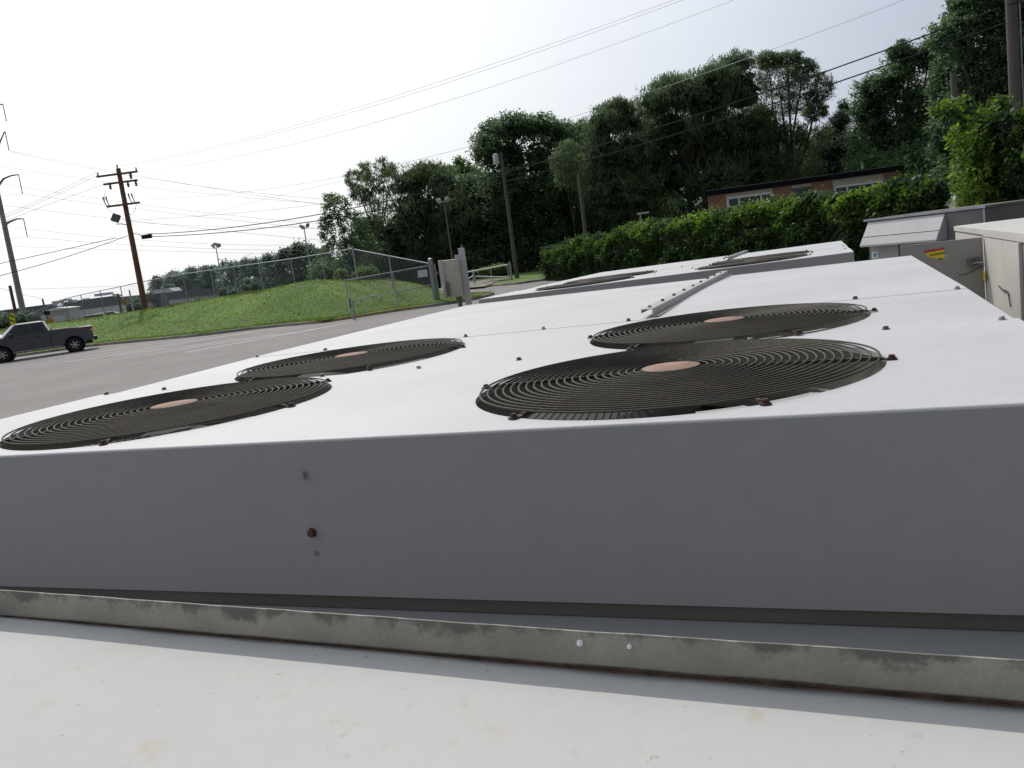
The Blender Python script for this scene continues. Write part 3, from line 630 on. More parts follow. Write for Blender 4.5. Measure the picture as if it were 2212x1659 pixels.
tree('willow_tree', 'broad leaning willow with the tallest rounded top in the middle of the tree line', 76, [(1450, 182, 38, 20), (1420, 215, 44, 32), (1480, 200, 42, 40), (1540, 165, 46, 32), (1590, 135, 34, 22), (1530, 215, 50, 46), (1600, 190, 50, 48), (1440, 280, 60, 54), (1520, 300, 56, 60), (1600, 280, 60, 58), (1450, 370, 60, 50), (1540, 390, 60, 46), (1620, 360, 56, 50)], (1510, 470), 'leaf_willow', .36, .95, group=GT, aspect=.22, droop=2.5, tr=.4, multi=3)
tree('willow_tree', 'airy willow with a light seen through open crown right of the tallest willow', 78, [(1660, 130, 30, 18), (1700, 128, 32, 16), (1738, 150, 26, 22), (1680, 170, 44, 30), (1730, 205, 34, 34), (1775, 190, 24, 30), (1675, 230, 46, 34), (1650, 290, 40, 26), (1760, 240, 26, 22), (1710, 290, 34, 24), (1760, 300, 40, 30), (1660, 345, 50, 34), (1730, 360, 50, 30), (1640, 400, 50, 34), (1700, 400, 50, 30)], (1690, 440), 'leaf_willow', .34, 1.15, group=GT, aspect=.22, droop=2, inner=False, tr=.34, multi=2)
tree('pine_tree', 'dark shaggy evergreen in the dip between the willows and the tall right hand trees', 84, [(1822, 232, 10, 18), (1815, 255, 22, 16), (1800, 285, 36, 22), (1825, 310, 36, 24), (1770, 320, 46, 34), (1700, 335, 50, 34), (1830, 350, 50, 36), (1760, 370, 80, 34)], (1810, 440), 'leaf_pine', .3, 1.0, group=GT, aspect=.18, tr=.26)
tree('broadleaf_tree', 'dark leafy tree stepping up towards the top right corner behind the short pole', 74, [(1885, 190, 34, 26), (1880, 235, 34, 34), (1925, 175, 36, 40), (1960, 130, 40, 36), (1945, 110, 20, 20), (1910, 290, 50, 50), (1980, 220, 56, 60), (2010, 110, 44, 34), (1975, 310, 60, 50), (2040, 180, 50, 56), (1900, 350, 60, 30)], (1960, 420), 'leaf_oak', .26, 1.05, group=GT, tr=.4)
tree('broadleaf_tree', 'tallest dark tree in the top right corner behind the thick wooden pole', 50, [(2060, 70, 40, 40), (2085, 20, 34, 34), (2130, 40, 50, 60), (2190, 20, 60, 60), (2120, 130, 66, 60), (2200, 130, 66, 66), (2080, 230, 60, 60), (2160, 250, 70, 60), (2230, 260, 50, 60), (2110, 330, 70, 50), (2230, -50, 60, 60), (2150, -60, 50, 50)], (2130, 420), 'leaf_oak', .25, 1.05, group=GT, tr=.45)
# understorey: dark shrubs standing under and between the trees
tree('broadleaf_tree', 'dark tree closing the gap behind the spiky topped tree and the big flat crowned tree', 92, [(1010, 440, 46, 50), (1045, 400, 30, 50), (960, 470, 50, 50), (1020, 520, 60, 50)], (1010, 600), 'leaf_oak', .3, .9, group=GT, tr=.3)
tree('broadleaf_tree', 'dark tree behind the left edge of the broad leaning willow', 92, [(1400, 270, 50, 50), (1290, 330, 46, 50), (1390, 360, 60, 60), (1420, 420, 60, 50)], (1390, 520), 'leaf_oak', .3, .9, group=GT, tr=.3)
tree('broadleaf_tree', 'dark tree behind the trunks of the airy willow and the evergreen', 94, [(1650, 300, 50, 40), (1730, 330, 50, 30), (1800, 330, 50, 30), (1700, 380, 90, 34)], (1720, 440), 'leaf_oak', .3, .9, group=GT, tr=.3)
GS = 'dark shrubs under the tree line'
US = [(835, 575, 55, 36, 79, 'broad dark shrub under the tall willow, left of the round floodlights'), (920, 580, 60, 34, 80, 'dark shrub behind the sign on the fence gate'), (1005, 570, 60, 38, 81, 'dark shrub behind the electrical box'), (1085, 560, 60, 36, 82, 'dark shrub behind the white pipe barrier'), (1165, 550, 60, 44, 83, 'dark shrub just left of the vine hedge'), (1260, 530, 70, 46, 84, 'dark shrub behind the left end of the vine hedge'), (1370, 500, 80, 46, 85, 'dark shrub behind the hedge under the broad willow'), (1480, 465, 80, 46, 86, 'dark shrub beside the left end of the brick house'), (735, 580, 60, 30, 82, 'dark shrub behind the tall corner post of the chain link fence'), (1630, 370, 90, 44, 88, 'dark shrub rising behind the left half of the brick house roof'), (1800, 350, 110, 44, 89, 'dark shrub rising behind the right half of the brick house roof'), (1990, 360, 100, 50, 70, 'dark shrub right of the brick house behind the hedge')]
for (px, py, rx, ry, Y, lb) in US:
    tree('shrub', lb, Y, [(px, py, rx, ry), (px - rx * .5, py + ry * .5, rx * .6, ry * .8), (px + rx * .5, py + ry * .5, rx * .6, ry * .8)], (px, py + 50), 'leaf_oak', .3, .9, group=GS, cat='shrub', trunk=False, nl=20)
# distant tree line on the left
FT = [(345, 611, 18, 14, 'leftmost low tree of the distant hazy tree line'), (385, 602, 30, 16, 'distant tree with a bumpy top right of the utility pole'), (425, 598, 26, 20, 'distant tree left of the four lamp floodlight mast'), (455, 590, 22, 20, 'distant tree right at the four lamp floodlight mast'), (500, 586, 26, 24, 'distant tree just right of the four lamp floodlight mast'), (545, 580, 26, 26, 'distant tree above the round bush on the bank'), (590, 572, 28, 28, 'distant tree with two small crowns on top'), (625, 560, 24, 28, 'distant tree beside the three lamp floodlight mast'), (655, 555, 28, 34, 'tallest distant tree behind the three lamp floodlight mast'), (690, 560, 28, 34, 'distant tree merging with the dark ragged tree'), (410, 588, 8, 8, 'tiny round treetop above the distant tree line')]
for i, (px, py, rx, ry, lb) in enumerate(FT):
    Y = 165 - i * 4 if i < 10 else 170
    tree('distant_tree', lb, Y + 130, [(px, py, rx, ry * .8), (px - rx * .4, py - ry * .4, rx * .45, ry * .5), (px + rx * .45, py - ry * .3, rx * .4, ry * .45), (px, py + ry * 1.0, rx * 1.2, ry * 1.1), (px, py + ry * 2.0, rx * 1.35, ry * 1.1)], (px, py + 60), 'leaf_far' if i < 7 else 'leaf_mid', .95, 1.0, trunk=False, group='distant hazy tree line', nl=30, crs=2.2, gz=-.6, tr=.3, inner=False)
BUSH = [(540, 617, 21, 17, 70, 'round dark bush standing behind the bank under the fence'), (492, 630, 18, 11, 72, 'low wide bush left of the round one on the bank'), (508, 645, 10, 6, 60, 'low weedy clump on the bank below the wide bush'), (290, 658, 20, 15, 66, 'dark bush in front of the dark fascia, just left of the utility pole'), (352, 657, 0, 0, 0, ''), (737, 592, 13, 13, 56, 'bright yellow green bush beside the fence corner post'), (790, 590, 26, 14, 60, 'pale green brush behind the gate'), (430, 652, 16, 6, 56, 'small scrubby patch on the bank crest below the long grey building'), (1075, 580, 20, 8, 63, 'leafy weeds behind the white pipe barrier'), (1045, 585, 12, 7, 64, 'smaller weeds left behind the white pipe barrier')]
for (px, py, rx, ry, Y, lb) in BUSH:
    if Y: tree('bush', lb, Y, [(px, py, rx, ry), (px - rx * .5, py + ry * .4, rx * .5, ry * .6), (px + rx * .5, py + ry * .3, rx * .5, ry * .6)], (px, py + ry * 2), 'leaf_light' if 'bright' in lb or 'pale' in lb or 'weed' in lb else 'leaf_mid', .17, 1.2, cat='bush', trunk=False, nl=18, crs=.6, gz=None, inner='dark' in lb)
for (px, py, rx, ry, lb) in ((-30, 700, 60, 22, 'dark brown green thicket at the left edge behind the parked truck'), (45, 690, 38, 14, 'low dark thicket behind the yellow chevron sign'), (135, 664, 0, 0, '')):
    if rx: tree('bush', lb, 95, [(px, py, rx, ry), (px + rx * .5, py + 6, rx * .6, ry * .8), (px - rx * .5, py + 6, rx * .6, ry * .8)], (px, py + 40), 'leaf_mid', .3, 1., cat='bush', trunk=False, nl=18, gz=-.6)

# ------------------------------------------------------------------ vine hedge
H0 = lot(1188, 605); H1 = Vector((11.6, 22.0, .165)); H2 = Vector((17.0, 12.0, .1))
HT = [(1175, 533), (1222, 522), (1258, 506), (1299, 502), (1322, 509), (1334, 489), (1368, 478), (1420, 469), (1453, 476), (1497, 462), (1532, 450), (1605, 443), (1702, 424), (1763, 408), (1825, 418), (1898, 397), (1956, 372), (1986, 383), (2029, 381), (2073, 364)]
hedge = thing('vine_hedge', 'long leafy green vine covered fence running behind the condensing units', 'hedge', H0)
def hedge_top(s):
    p = H0.lerp(H1, s); # world column, find where its vertical line crosses the measured top line
    best = None
    for z in np.linspace(1.2, 4.2, 61):
        q = Vector((p.x, p.y, z)) - Vector((0, 0, EYE)); dd = q.dot(fwd); X = 1106 + F * q.dot(right) / dd; Yp = 829.5 - F * q.dot(up) / dd
        ht = np.interp(X, [a for a, _ in HT], [b for _, b in HT]); e_ = abs(Yp - ht)
        if best is None or e_ < best[0]: best = (e_, z)
    return best[1]
SS = np.linspace(0, 1, 60); TP = np.array([hedge_top(s) for s in SS])
P = []; T = []; hd = (H1 - H0); hl = hd.length; hn = Vector((-hd.y, hd.x, 0)).normalized(); 
nL = 85000; s = RNG.uniform(0, 1, nL) ** .72; tz = np.interp(s, SS, TP) + .05 * np.sin(s * 160) ; z0 = .0075 * (H0.y + (H1.y - H0.y) * s)
fr = RNG.uniform(0, 1, nL) ** .8; top = RNG.uniform(size=nL) < .22; bul = .25 + .25 * np.sin(s * 38 + fr * 4) + .15 * np.sin(s * 91 + 2)
side = np.where(top, RNG.uniform(-.45, .35, nL), .30 + .20 * bul + RNG.normal(0, .06, nL)); zz = z0 + (tz - z0) * fr; zz = np.where(top, tz + RNG.normal(-.04, .09, nL), zz)
toward = -1 if (hn.x * 0 + hn.y * -1) < 0 else 1
nn = np.array(hn) * (-1 if hn.dot(Vector((0, -1, 0))) < 0 else 1)
P = np.array(H0)[None, :] * (1 - s)[:, None] + np.array(H1)[None, :] * s[:, None] + nn[None, :] * side[:, None]; P[:, 2] = zz - .31 * np.clip((zz - z0) / (tz - z0), 0, 1)
P[:, :2] += RNG.normal(0, .05, (nL, 2))
cl = .5 + .5 * np.sin(s * 70 + zz * 3.0) * np.sin(s * 31 - zz * 2.0 + 1)
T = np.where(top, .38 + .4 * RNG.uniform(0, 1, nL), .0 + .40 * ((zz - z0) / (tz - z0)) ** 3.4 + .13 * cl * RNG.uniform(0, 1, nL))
GN = RNG.uniform(-1, 1, (120, 24))
def vnoise(x, y):
    x = np.abs(x) % 118; y = np.abs(y) % 22; i, j = x.astype(int), y.astype(int); f, g_ = x - i, y - j; f = f * f * (3 - 2 * f); g_ = g_ * g_ * (3 - 2 * g_)
    return GN[i, j] * (1 - f) * (1 - g_) + GN[i + 1, j] * f * (1 - g_) + GN[i, j + 1] * (1 - f) * g_ + GN[i + 1, j + 1] * f * g_
ds = s * hl; ph = .9 * vnoise(ds / .9, zz / .55) + .6 * vnoise(ds / .38 + 7, zz / .3 + 3); P[:, :2] += nn[None, :2] * (.20 * ph)[:, None]
P[:, 2] += np.where(fr > .75, .22 * vnoise(ds / 1.1, np.full(nL, 5.5)) + .12 * vnoise(ds / .35, np.full(nL, 9.3)), 0) + np.where(top & (RNG.uniform(size=nL) < .12), RNG.uniform(0, .28, nL), 0)
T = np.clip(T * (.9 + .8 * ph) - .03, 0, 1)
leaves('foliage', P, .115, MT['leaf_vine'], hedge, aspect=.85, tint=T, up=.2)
nL = 8000; s = RNG.uniform(0, 1, nL); tz = np.interp(s, SS, TP); z0 = .0075 * (H0.y + (H1.y - H0.y) * s)
P = np.array(H0)[None, :] * (1 - s)[:, None] + np.array(H1)[None, :] * s[:, None] + nn[None, :] * RNG.uniform(-.15, .22, nL)[:, None]; P[:, 2] = z0 + (tz - z0 - .15) * RNG.uniform(0, 1, nL)
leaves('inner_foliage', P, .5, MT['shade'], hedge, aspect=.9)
# vine mass that swallows the trees on the right
vm = thing('vine_thicket', 'tall bright green vine thicket climbing the pole and trees at the right edge', 'vine', (9.5, 18, .1)); P = []; T = []; IP = []
VB_ = [(2062, 235, 34, 20, 19.5), (2100, 262, 40, 34, 19), (2150, 262, 44, 40, 18.5), (2200, 290, 50, 50, 18), (2235, 350, 50, 60, 17.5), (2120, 320, 36, 40, 19), (2100, 380, 22, 50, 19), (2150, 380, 44, 46, 18.5), (2200, 420, 40, 40, 18), (2120, 420, 24, 24, 18.6), (2165, 225, 14, 30, 19.3), (2175, 440, 30, 22, 18.6), (2036, 243, 16, 12, 19.3), (2098, 412, 12, 26, 19.4), (2080, 380, 14, 30, 20)]
for (px, py, rx, ry, Y) in VB_:
    c = at(px, py, Y); a, b_ = px2m(rx, Y), px2m(ry, Y); ar = a * b_; p, t = blob_points(c, (a, .5, b_), max(8, int(ar * 90)), 26, .17); P.append(p); T.append(t * .8 + (.02 if px < 2110 else -.12))
    k = int(60 + ar * 200)
    if rx > 20: d = RNG.normal(size=(k, 3)); d /= np.linalg.norm(d, axis=1)[:, None]; IP.append(np.array(c) + d * RNG.uniform(.1, .75, (k, 1)) * np.array((a, .35, b_)) + np.array([0, .35, 0]))
# hanging strands
for _ in range(90):
    px = random.uniform(2060, 2205); py = random.uniform(260, 400); c = at(px, py, 18.2 + random.uniform(-.2, .8)); n_ = random.randint(14, 34)
    q = np.array(c)[None, :] + np.stack([RNG.normal(0, .05, n_) - np.linspace(0, .12, n_), RNG.normal(0, .05, n_), -np.linspace(0, random.uniform(.3, .8), n_)], 1); P.append(q); T.append(np.clip(RNG.normal(.55 if px < 2140 else .3, .2, n_), 0, 1))
leaves('foliage', np.concatenate(P), .11, MT['leaf_vine'], vm, aspect=.85, tint=np.concatenate(T), up=.2)
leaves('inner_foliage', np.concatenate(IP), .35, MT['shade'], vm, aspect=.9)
b = MB(); 
for (px, py, q) in ((2130, 300, .1), (2190, 330, .12), (2090, 330, .05)):
    t_ = at(px, py, 18.6); b.tube([(t_.x, 18.6, 0), (t_.x + .1, 18.6, 1.5), t_], [q, q * .8, q * .3], 7)
b.build('stem', MT['bark'], vm)

# grass tufts: a ragged skin over the bank, its crest and the kerb
BV = np.array([tuple(v) for v in BANKV]).reshape(90, nv, 3); nG = 62000
gi = RNG.uniform(12, 88.9, nG); gj = np.concatenate([RNG.uniform(0, 16.5, nG - 20000), RNG.uniform(0, .6, 8000), RNG.normal(14.7, .7, 12000)]); gj = np.clip(gj, 0, nv - 1.01)
i0 = gi.astype(int); j0 = gj.astype(int); fu = (gi - i0)[:, None]; fv = (gj - j0)[:, None]
G = BV[i0, j0] * (1 - fu) * (1 - fv) + BV[i0 + 1, j0] * fu * (1 - fv) + BV[i0, j0 + 1] * (1 - fu) * fv + BV[i0 + 1, j0 + 1] * fu * fv
G[:, 2] += .03; gt = np.clip(.45 + .2 * np.sin(G[:, 0] * .7 + G[:, 1] * .4) * np.sin(G[:, 1] * 1.1) + RNG.normal(0, .15, nG) - .3 * (gj > 10.5), 0, 1)
go = leaves('grass', G, .055, MT['leaf_grass'], aspect=.8, tint=gt, droop=-2.2, up=0)
nW = 9000; gi = RNG.uniform(20, 88.5, nW); gj = RNG.normal(13.6, 1.3, nW).clip(8, 17); keep = (np.sin(gi * .55) + np.sin(gi * 1.7 + gj) * .6 + RNG.normal(0, .4, nW)) > .25; gi = gi[keep]; gj = gj[keep]
i0 = gi.astype(int); j0 = gj.astype(int); fu = (gi - i0)[:, None]; fv = (gj - j0)[:, None]
WD = BV[i0, j0] * (1 - fu) * (1 - fv) + BV[i0 + 1, j0] * fu * (1 - fv) + BV[i0, j0 + 1] * (1 - fu) * fv + BV[i0 + 1, j0 + 1] * fu * fv
WD[:, 2] += RNG.uniform(.02, .16, len(WD)) * (.5 + .5 * np.sin(gi * 1.3))
tag(leaves('weeds', WD, .13, MT['leaf_weed'], aspect=.35, droop=-2.0, up=0), 'dry brownish weeds along the crest of the grass bank', 'weeds', kind='stuff')
tag(go, 'short mown grass with ragged tufts covering the bank behind the kerb', 'grass', kind='stuff')

# ================================================================== FENCE AND GATE
def panel(name, quad_pts, parent, m='mesh'):
    a, b_, c, d = [Vector(p) for p in quad_pts]; mb = MB(); mb.quad(a, b_, c, d)
    wv = (b_ - a).length; hv = (d - a).length; h2 = (c - b_).length
    return mb.build(name, MT[m], parent, uv=[(0, 0), (wv, 0), (wv, h2), (0, hv)])
ftops = [(57, 683), (100, 663), (141, 645), (174, 637), (216, 628), (260, 619), (304, 609.5), (349, 600.5), (395, 592.5), (455, 583.5), (504, 576.5), (560, 569), (628, 559.5), (694, 549), (762, 537)]
n_ = len(ftops); dep = [1 / (1 / 78 + (1 / 46.5 - 1 / 78) * ((p[0] - 57) / 705)) for p in ftops]
fp = [at(*p, d) for p, d in zip(ftops, dep)]
fence = thing('chain_link_fence', 'long chain link fence along the top of the grass bank', 'fence', (fp[7].x, fp[7].y, fp[7].z - 2.2))
b = MB(); b.tube(fp, .03, 8); b.build('top_rail', MT['galv'], fence, smooth=True)
for i, p in enumerate(fp):
    b = MB(); last = i == n_ - 1; b.tube([(p.x, p.y, p.z - 2.6), (p.x, p.y, p.z + (.14 if last else 0))], .05 if last else .035, 8); b.build('fence_post', MT['galv'], fence, smooth=True)
mb = MB(); uv = []; run = 0
for i, p in enumerate(fp):
    if i: run += (Vector((p.x, p.y)) - Vector((fp[i - 1].x, fp[i - 1].y))).length
    mb.v += [Vector((p.x, p.y, p.z - 2.2)), Vector((p.x, p.y, p.z))]; uv += [(run, 0), (run, 2.2)]
mb.f = [[2 * i, 2 * i + 2, 2 * i + 3, 2 * i + 1] for i in range(n_ - 1)]; mb.build('mesh_fabric', MT['mesh'], fence, uv=uv)
# short return section down the slope to the gate post
gpB = lot(943, 657); gp_top = at(930, 562, gpB.y)
A1 = fp[-1]; B1 = at(925, 569, gpB.y); mid = at(846, 552.5, (A1.y + B1.y) / 2)
fs_ = thing('chain_link_fence', 'short sloping chain link section dropping from the corner post to the gate post', 'fence', (mid.x, mid.y, .5))
b = MB(); b.tube([A1 + Vector((0, 0, -.03)), B1], .028, 8); b.build('top_rail', MT['galv'], fs_, smooth=True)
Pm = A1.lerp(B1, .5); b = MB(); b.tube([(Pm.x, Pm.y, Pm.z - 2.5), (Pm.x, Pm.y, Pm.z + .04)], .035, 8); b.build('fence_post', MT['galv'], fs_, smooth=True)
panel('mesh_fabric', (A1 - Vector((0, 0, 2.2)), B1 - Vector((0, 0, 2.1)), B1, A1), fs_)
# gate
gl = [at(745, 606, gpB.y - 4.0), at(928, 573.5, gpB.y - .2)]; gbl = at(762, 695, gpB.y - 4.0); gbr = at(944, 655, gpB.y - .2)
gm = [at(758, 649.5, gpB.y - 4.0), at(938, 614, gpB.y - .2)]
gate = thing('chain_link_gate', 'open chain link gate leaf with three rails standing before the grass bank', 'gate', (gbr.x, gbr.y, gbr.z))
b = MB(); b.tube([gl[0], gl[1], gbr, gbl, gl[0]], .028, 8); b.tube([gm[0], gm[1]], .022, 8); t_ = gl[0].lerp(gl[1], .54); t2 = gbl.lerp(gbr, .54); b.tube([t_, t2], .022, 8); b.build('gate_frame', MT['galv'], gate, smooth=True)
panel('mesh_fabric', (gbl, gbr, gl[1], gl[0]), gate)
b = MB(); b.tube([at(755, 645, gbl.y), at(758, 665, gbl.y)], .05, 8); b.build('latch', MT['mgrey'], gate)
pt = thing('gate_post', 'thick round grey gate post with a domed cap left of the electrical box', 'post', (gpB.x, gpB.y, gpB.z))
b = MB(); b.lathe([(.115, -.1), (.115, 2.18), (.12, 2.19), (.12, 2.22), (.08, 2.26), (.02, 2.28)], 16, Matrix.Translation(gpB)); b.build('pole', MT['galv'], pt, smooth=True)
b = MB(); q = gpB + Vector((.17, -.02, 0)); b.tube([q + Vector((0, 0, -.1)), q + Vector((0, 0, 1.98))], .045, 10); b.build('hinge_post', MT['galv'], pt, smooth=True)
b = MB()
for h in (.35, 1.1, 1.8): b.box((-.15, -.05, h), (.22, .05, h + .05), Matrix.Translation(gpB))
b.build('hinge_strap', MT['galv'], pt)
sp = thing('post', 'short steel stub post at the free end of the chain link gate', 'post', (gbl.x + .2, gbl.y, gbl.z))
q = Vector((gbl.x + .12, gbl.y - .1, gbl.z)); b = MB(); b.tube([q + Vector((0, 0, -.1)), q + Vector((0, 0, .95))], .05, 10); b.build('post_tube', MT['galv'], sp)
y_ = gpB.y - .8; b = MB(); a, c, d, e_ = at(902, 585, y_), at(922, 582, y_), at(924, 597, y_), at(903, 600, y_); b.prism([a, c, d, e_], (0, 0, 0), (0, -.012, 0))
tag(b.build('blank_sign', MT['signwhite'], origin=a), 'blank white rectangular sign hung on the gate mesh', 'sign')

# ================================================================== DISCONNECT BOX
Y = 6.35; bx = thing('electrical_disconnect', 'cream electrical disconnect box strapped to a square post behind the condensing unit', 'electrical box', (at(1006, 600, Y).x, Y, 0))
pt0, pt1 = at(995.3, 536, Y), at(1014, 660, Y); xx = (pt0.x + pt1.x) / 2
b = MB(); b.box((xx - .0235, Y - .02, 0), (xx + .0235, Y + .025, pt0.z)); b.build('square_post', MT['lgrey'], bx, bevel=.003)
c0, c1_ = at(949, 566, Y - .02), at(982, 648, Y - .02); bl = at(948.5, 567, Y); tr = at(985, 556, Y); br = at(998, 637, Y); bot = at(972, 645, Y)
x0, x1, z0, z1 = bl.x + .002, xx - .026, (bot.z + br.z) / 2, (bl.z + tr.z) / 2
b = MB(); b.bevbox((x0, Y - .075, z0), (x1, Y + .06, z1), .008); b.build('box_body', MT['agedbox'], bx, smooth=True)
b = MB(); b.bevbox((x0 - .004, Y - .09, z0 + .004), (x0 + .03, Y + .066, z1 + .003), .005); b.build('box_lid', MT['agedbox'], bx, smooth=True)
b = MB(); h0 = at(960, 612, Y - .1); b.tube([h0, h0 + Vector((-.012, -.03, -.05)), h0 + Vector((-.02, -.035, -.075))], [.007, .010, .012], 8); b.build('switch_lever', MT['agedbox'], bx)
b = MB(); h1 = at(967, 622, Y - .09); b.box((h1.x - .008, h1.y - .01, h1.z - .06), (h1.x + .012, h1.y + .012, h1.z + .04)); b.build('lever_bracket', MT['mgrey'], bx)
cd = at(988, 640, Y); b = MB(); b.tube([(cd.x + .01, Y, z0 + .005), (cd.x + .01, Y, z0 - .03), (cd.x + .012, Y, z0 - .035), (cd.x + .02, Y, 0.2)], [.026, .026, .017, .017], 12); b.build('conduit', MT['mgrey'], bx, smooth=True)
b = MB(); e1 = at(987, 548, Y); b.box((e1.x - .02, Y - .01, z1 - .002), (e1.x + .014, Y + .01, z1 + .028)); b.build('mounting_ear', MT['agedbox'], bx)
b = MB(); q = at(996, 533, Y); b.lathe([(.004, 0), (.004, .012)], 8, Matrix.Translation((q.x, q.y, pt0.z))); b.build('post_bolt', MT['zinc'], bx)

# ================================================================== ROOFTOP-STYLE UNITS ON THE RIGHT
EX = Vector((math.cos(TH), math.sin(TH), 0)); EY = Vector((-math.sin(TH), math.cos(TH), 0))
def frame(o, ex=EX, ey=EY):
    m_ = Matrix((ex, ey, Vector((0, 0, 1)))).transposed().to_4x4(); m_.translation = o; return m_
fl = atz(1873, 476, 1.95); frr = atz(2128, 446, 1.95); exA = (frr - fl); exA.z = 0; wA = exA.length; exA.normalize(); eyA = Vector((-exA.y, exA.x, 0)); FA = frame(Vector((fl.x, fl.y, 0)), exA, eyA)
ra = thing('air_handler', 'dark lidded air handler with a white sloping intake hood standing against the vines', 'air conditioner', (fl.x, fl.y, 0))
b = MB(); b.box((0, 0, .15), (wA, 1.35, 1.93), FA); b.build('housing', MT['mgrey'], ra, bevel=.004)
b = MB(); b.box((-.03, -.03, 1.931), (wA + .03, 1.38, 1.965), FA); b.build('lid', MT['rtudark'], ra, bevel=.004)
b = MB(); b.box((-.035, -.04, 1.935), (wA + .035, -.0305, 1.967), FA); b.build('lid_edge', MT['galv'], ra)
hw = wA * .70
def hood(z0, z1, y0, y1, nm):
    b = MB(); b.prism([FA @ Vector((.04, y0, z1)), FA @ Vector((.04, y1, z0)), FA @ Vector((hw, y1, z0)), FA @ Vector((hw, y0, z1))], (0, 0, 0), FA.to_3x3() @ Vector((0, .012, 0))); return b.build(nm, MT['lgrey'], ra)
hood(1.70, 1.915, -.02, -.14, 'hood_panel'); hood(1.575, 1.69, -.15, -.21, 'hood_panel')
b = MB(); b.box((.035, -.205, 1.55), (hw, -.0, 1.574), FA); b.build('hood_bottom', MT['lgrey'], ra)
for xq in (.028, hw + .002):
    b = MB(); b.prism([FA @ Vector((xq, 0, 1.915)), FA @ Vector((xq, -.14, 1.69)), FA @ Vector((xq, -.21, 1.57)), FA @ Vector((xq, 0, 1.57))], (0, 0, 0), FA.to_3x3() @ Vector((.008, 0, 0))); b.build('hood_cheek', MT['lgrey'], ra)
b = MB(); b.box((.05, -.012, .5), (.60, -.001, 1.545), FA); b.build('access_panel', MT['grey_body'], ra)
s0 = atz(1888, 552, 1.5); b = MB(); b.box((.07, -.018, 1.35), (.20, -.0135, 1.45), FA); st = b.build('sticker', MT['signwhite'], ra)
b = MB(); b.lathe([(.032, 0), (.032, .002)], 20, FA @ Matrix.Translation((.135, -.0185, 1.40)) @ Matrix.Rotation(R(90), 4, 'X')); b.build('sticker_emblem', MT['teal'], ra)
b = MB(); b.box((wA * .71, -.010, .3), (wA * .985, -.001, 1.92), FA); b.build('side_panel', MT['mgrey'], ra)
b = MB(); b.box((wA - .02, -.02, .2), (wA + .004, -.0105, 1.925), FA); b.build('corner_trim', MT['galv'], ra)

zB = 1.9; BLp = atz(2063, 488.6, zB); NP = atz(2209, 504, zB); eyB = BLp - NP; eyB.z = 0; lB = eyB.length; eyB.normalize(); exB = Vector((eyB.y, -eyB.x, 0))
OB = NP - eyB * .9; OB.z = 0; FB = frame(OB, exB, eyB); LB = lB + .9; ztB = zB
rb = thing('air_handler', 'pale cabinet air handler at the right edge with its dark grey service door swung open', 'air conditioner', OB)
def lface(px, py):                       # pixel -> (v, z) on the left face
    r = ray(px, py); o_ = Vector((0, 0, EYE)); t = (OB - o_).dot(exB) / r.dot(exB); q = o_ + r * t; return (q - OB).dot(eyB), q.z
vh = lface(2127, 510)[0]; vs_ = lface(2170, 560)[0]; vt = lface(2207, 560)[0]
b = MB(); b.box((.004, .0, .15), (1.9, LB - .004, ztB - .03), FB); b.build('housing', MT['grey_body'], rb)
b = MB(); b.box((-.008, -.006, ztB - .04), (1.92, vh, ztB), FB); b.box((-.008, vh, ztB - .032), (1.92, LB + .006, ztB), FB); b.build('lid', MT['rtutop'], rb)
b = MB(); b.box((-.004, vs_ + .002, .3), (.0035, vh - .01, ztB - .045), FB); b.build('side_panel', MT['rtutop'], rb)
b = MB(); b.box((-.004, vt + .02, .3), (.0035, vs_ - .002, ztB - .045), FB); b.build('side_panel', MT['rtutop'], rb)
b = MB(); b.box((-.014, vt - .01, .25), (.0035, vt + .018, ztB - .045), FB); b.build('corner_trim', MT['rtutop'], rb, bevel=.002)
b = MB(); b.box((-.004, vh + .02, 1.2), (.0035, LB - .03, ztB - .045), FB); b.build('side_panel', MT['rtutop'], rb)
LP_ = lambda x, y, o_=-.012: FB @ Vector((o_, *lface(x, y)))
b = MB(); b.tube([LP_(2162.5, 617), LP_(2170, 625), LP_(2180, 628), LP_(2184, 635), LP_(2189, 662)], .0035, 6); b.build('door_latch', MT['black'], rb)
s1 = screw_mb((0, 0, 0), .004, .003).build('panel_screw', MT['screw'], rb); RX = Matrix.Rotation(R(-90), 4, 'Y')
spots_ = [lface(*p) for p in ((2070, 492), (2081, 495), (2092, 497), (2108, 499.5), (2118, 501), (2146, 502.5), (2156, 503.5), (2185, 504.5), (2170, 590), (2171, 560), (2208, 520), (2208, 548), (2208, 579), (2208, 586), (2146, 530))]
for i, (u, z) in enumerate(spots_):
    o = s1 if i == 0 else s1.copy()
    if i: COL.objects.link(o); o.parent = rb
    o.matrix_local = Matrix.Translation(-OFF[rb.name]) @ FB @ Matrix.Translation((-.0045 if z < ztB - .05 else -.0085, u, z)) @ RX
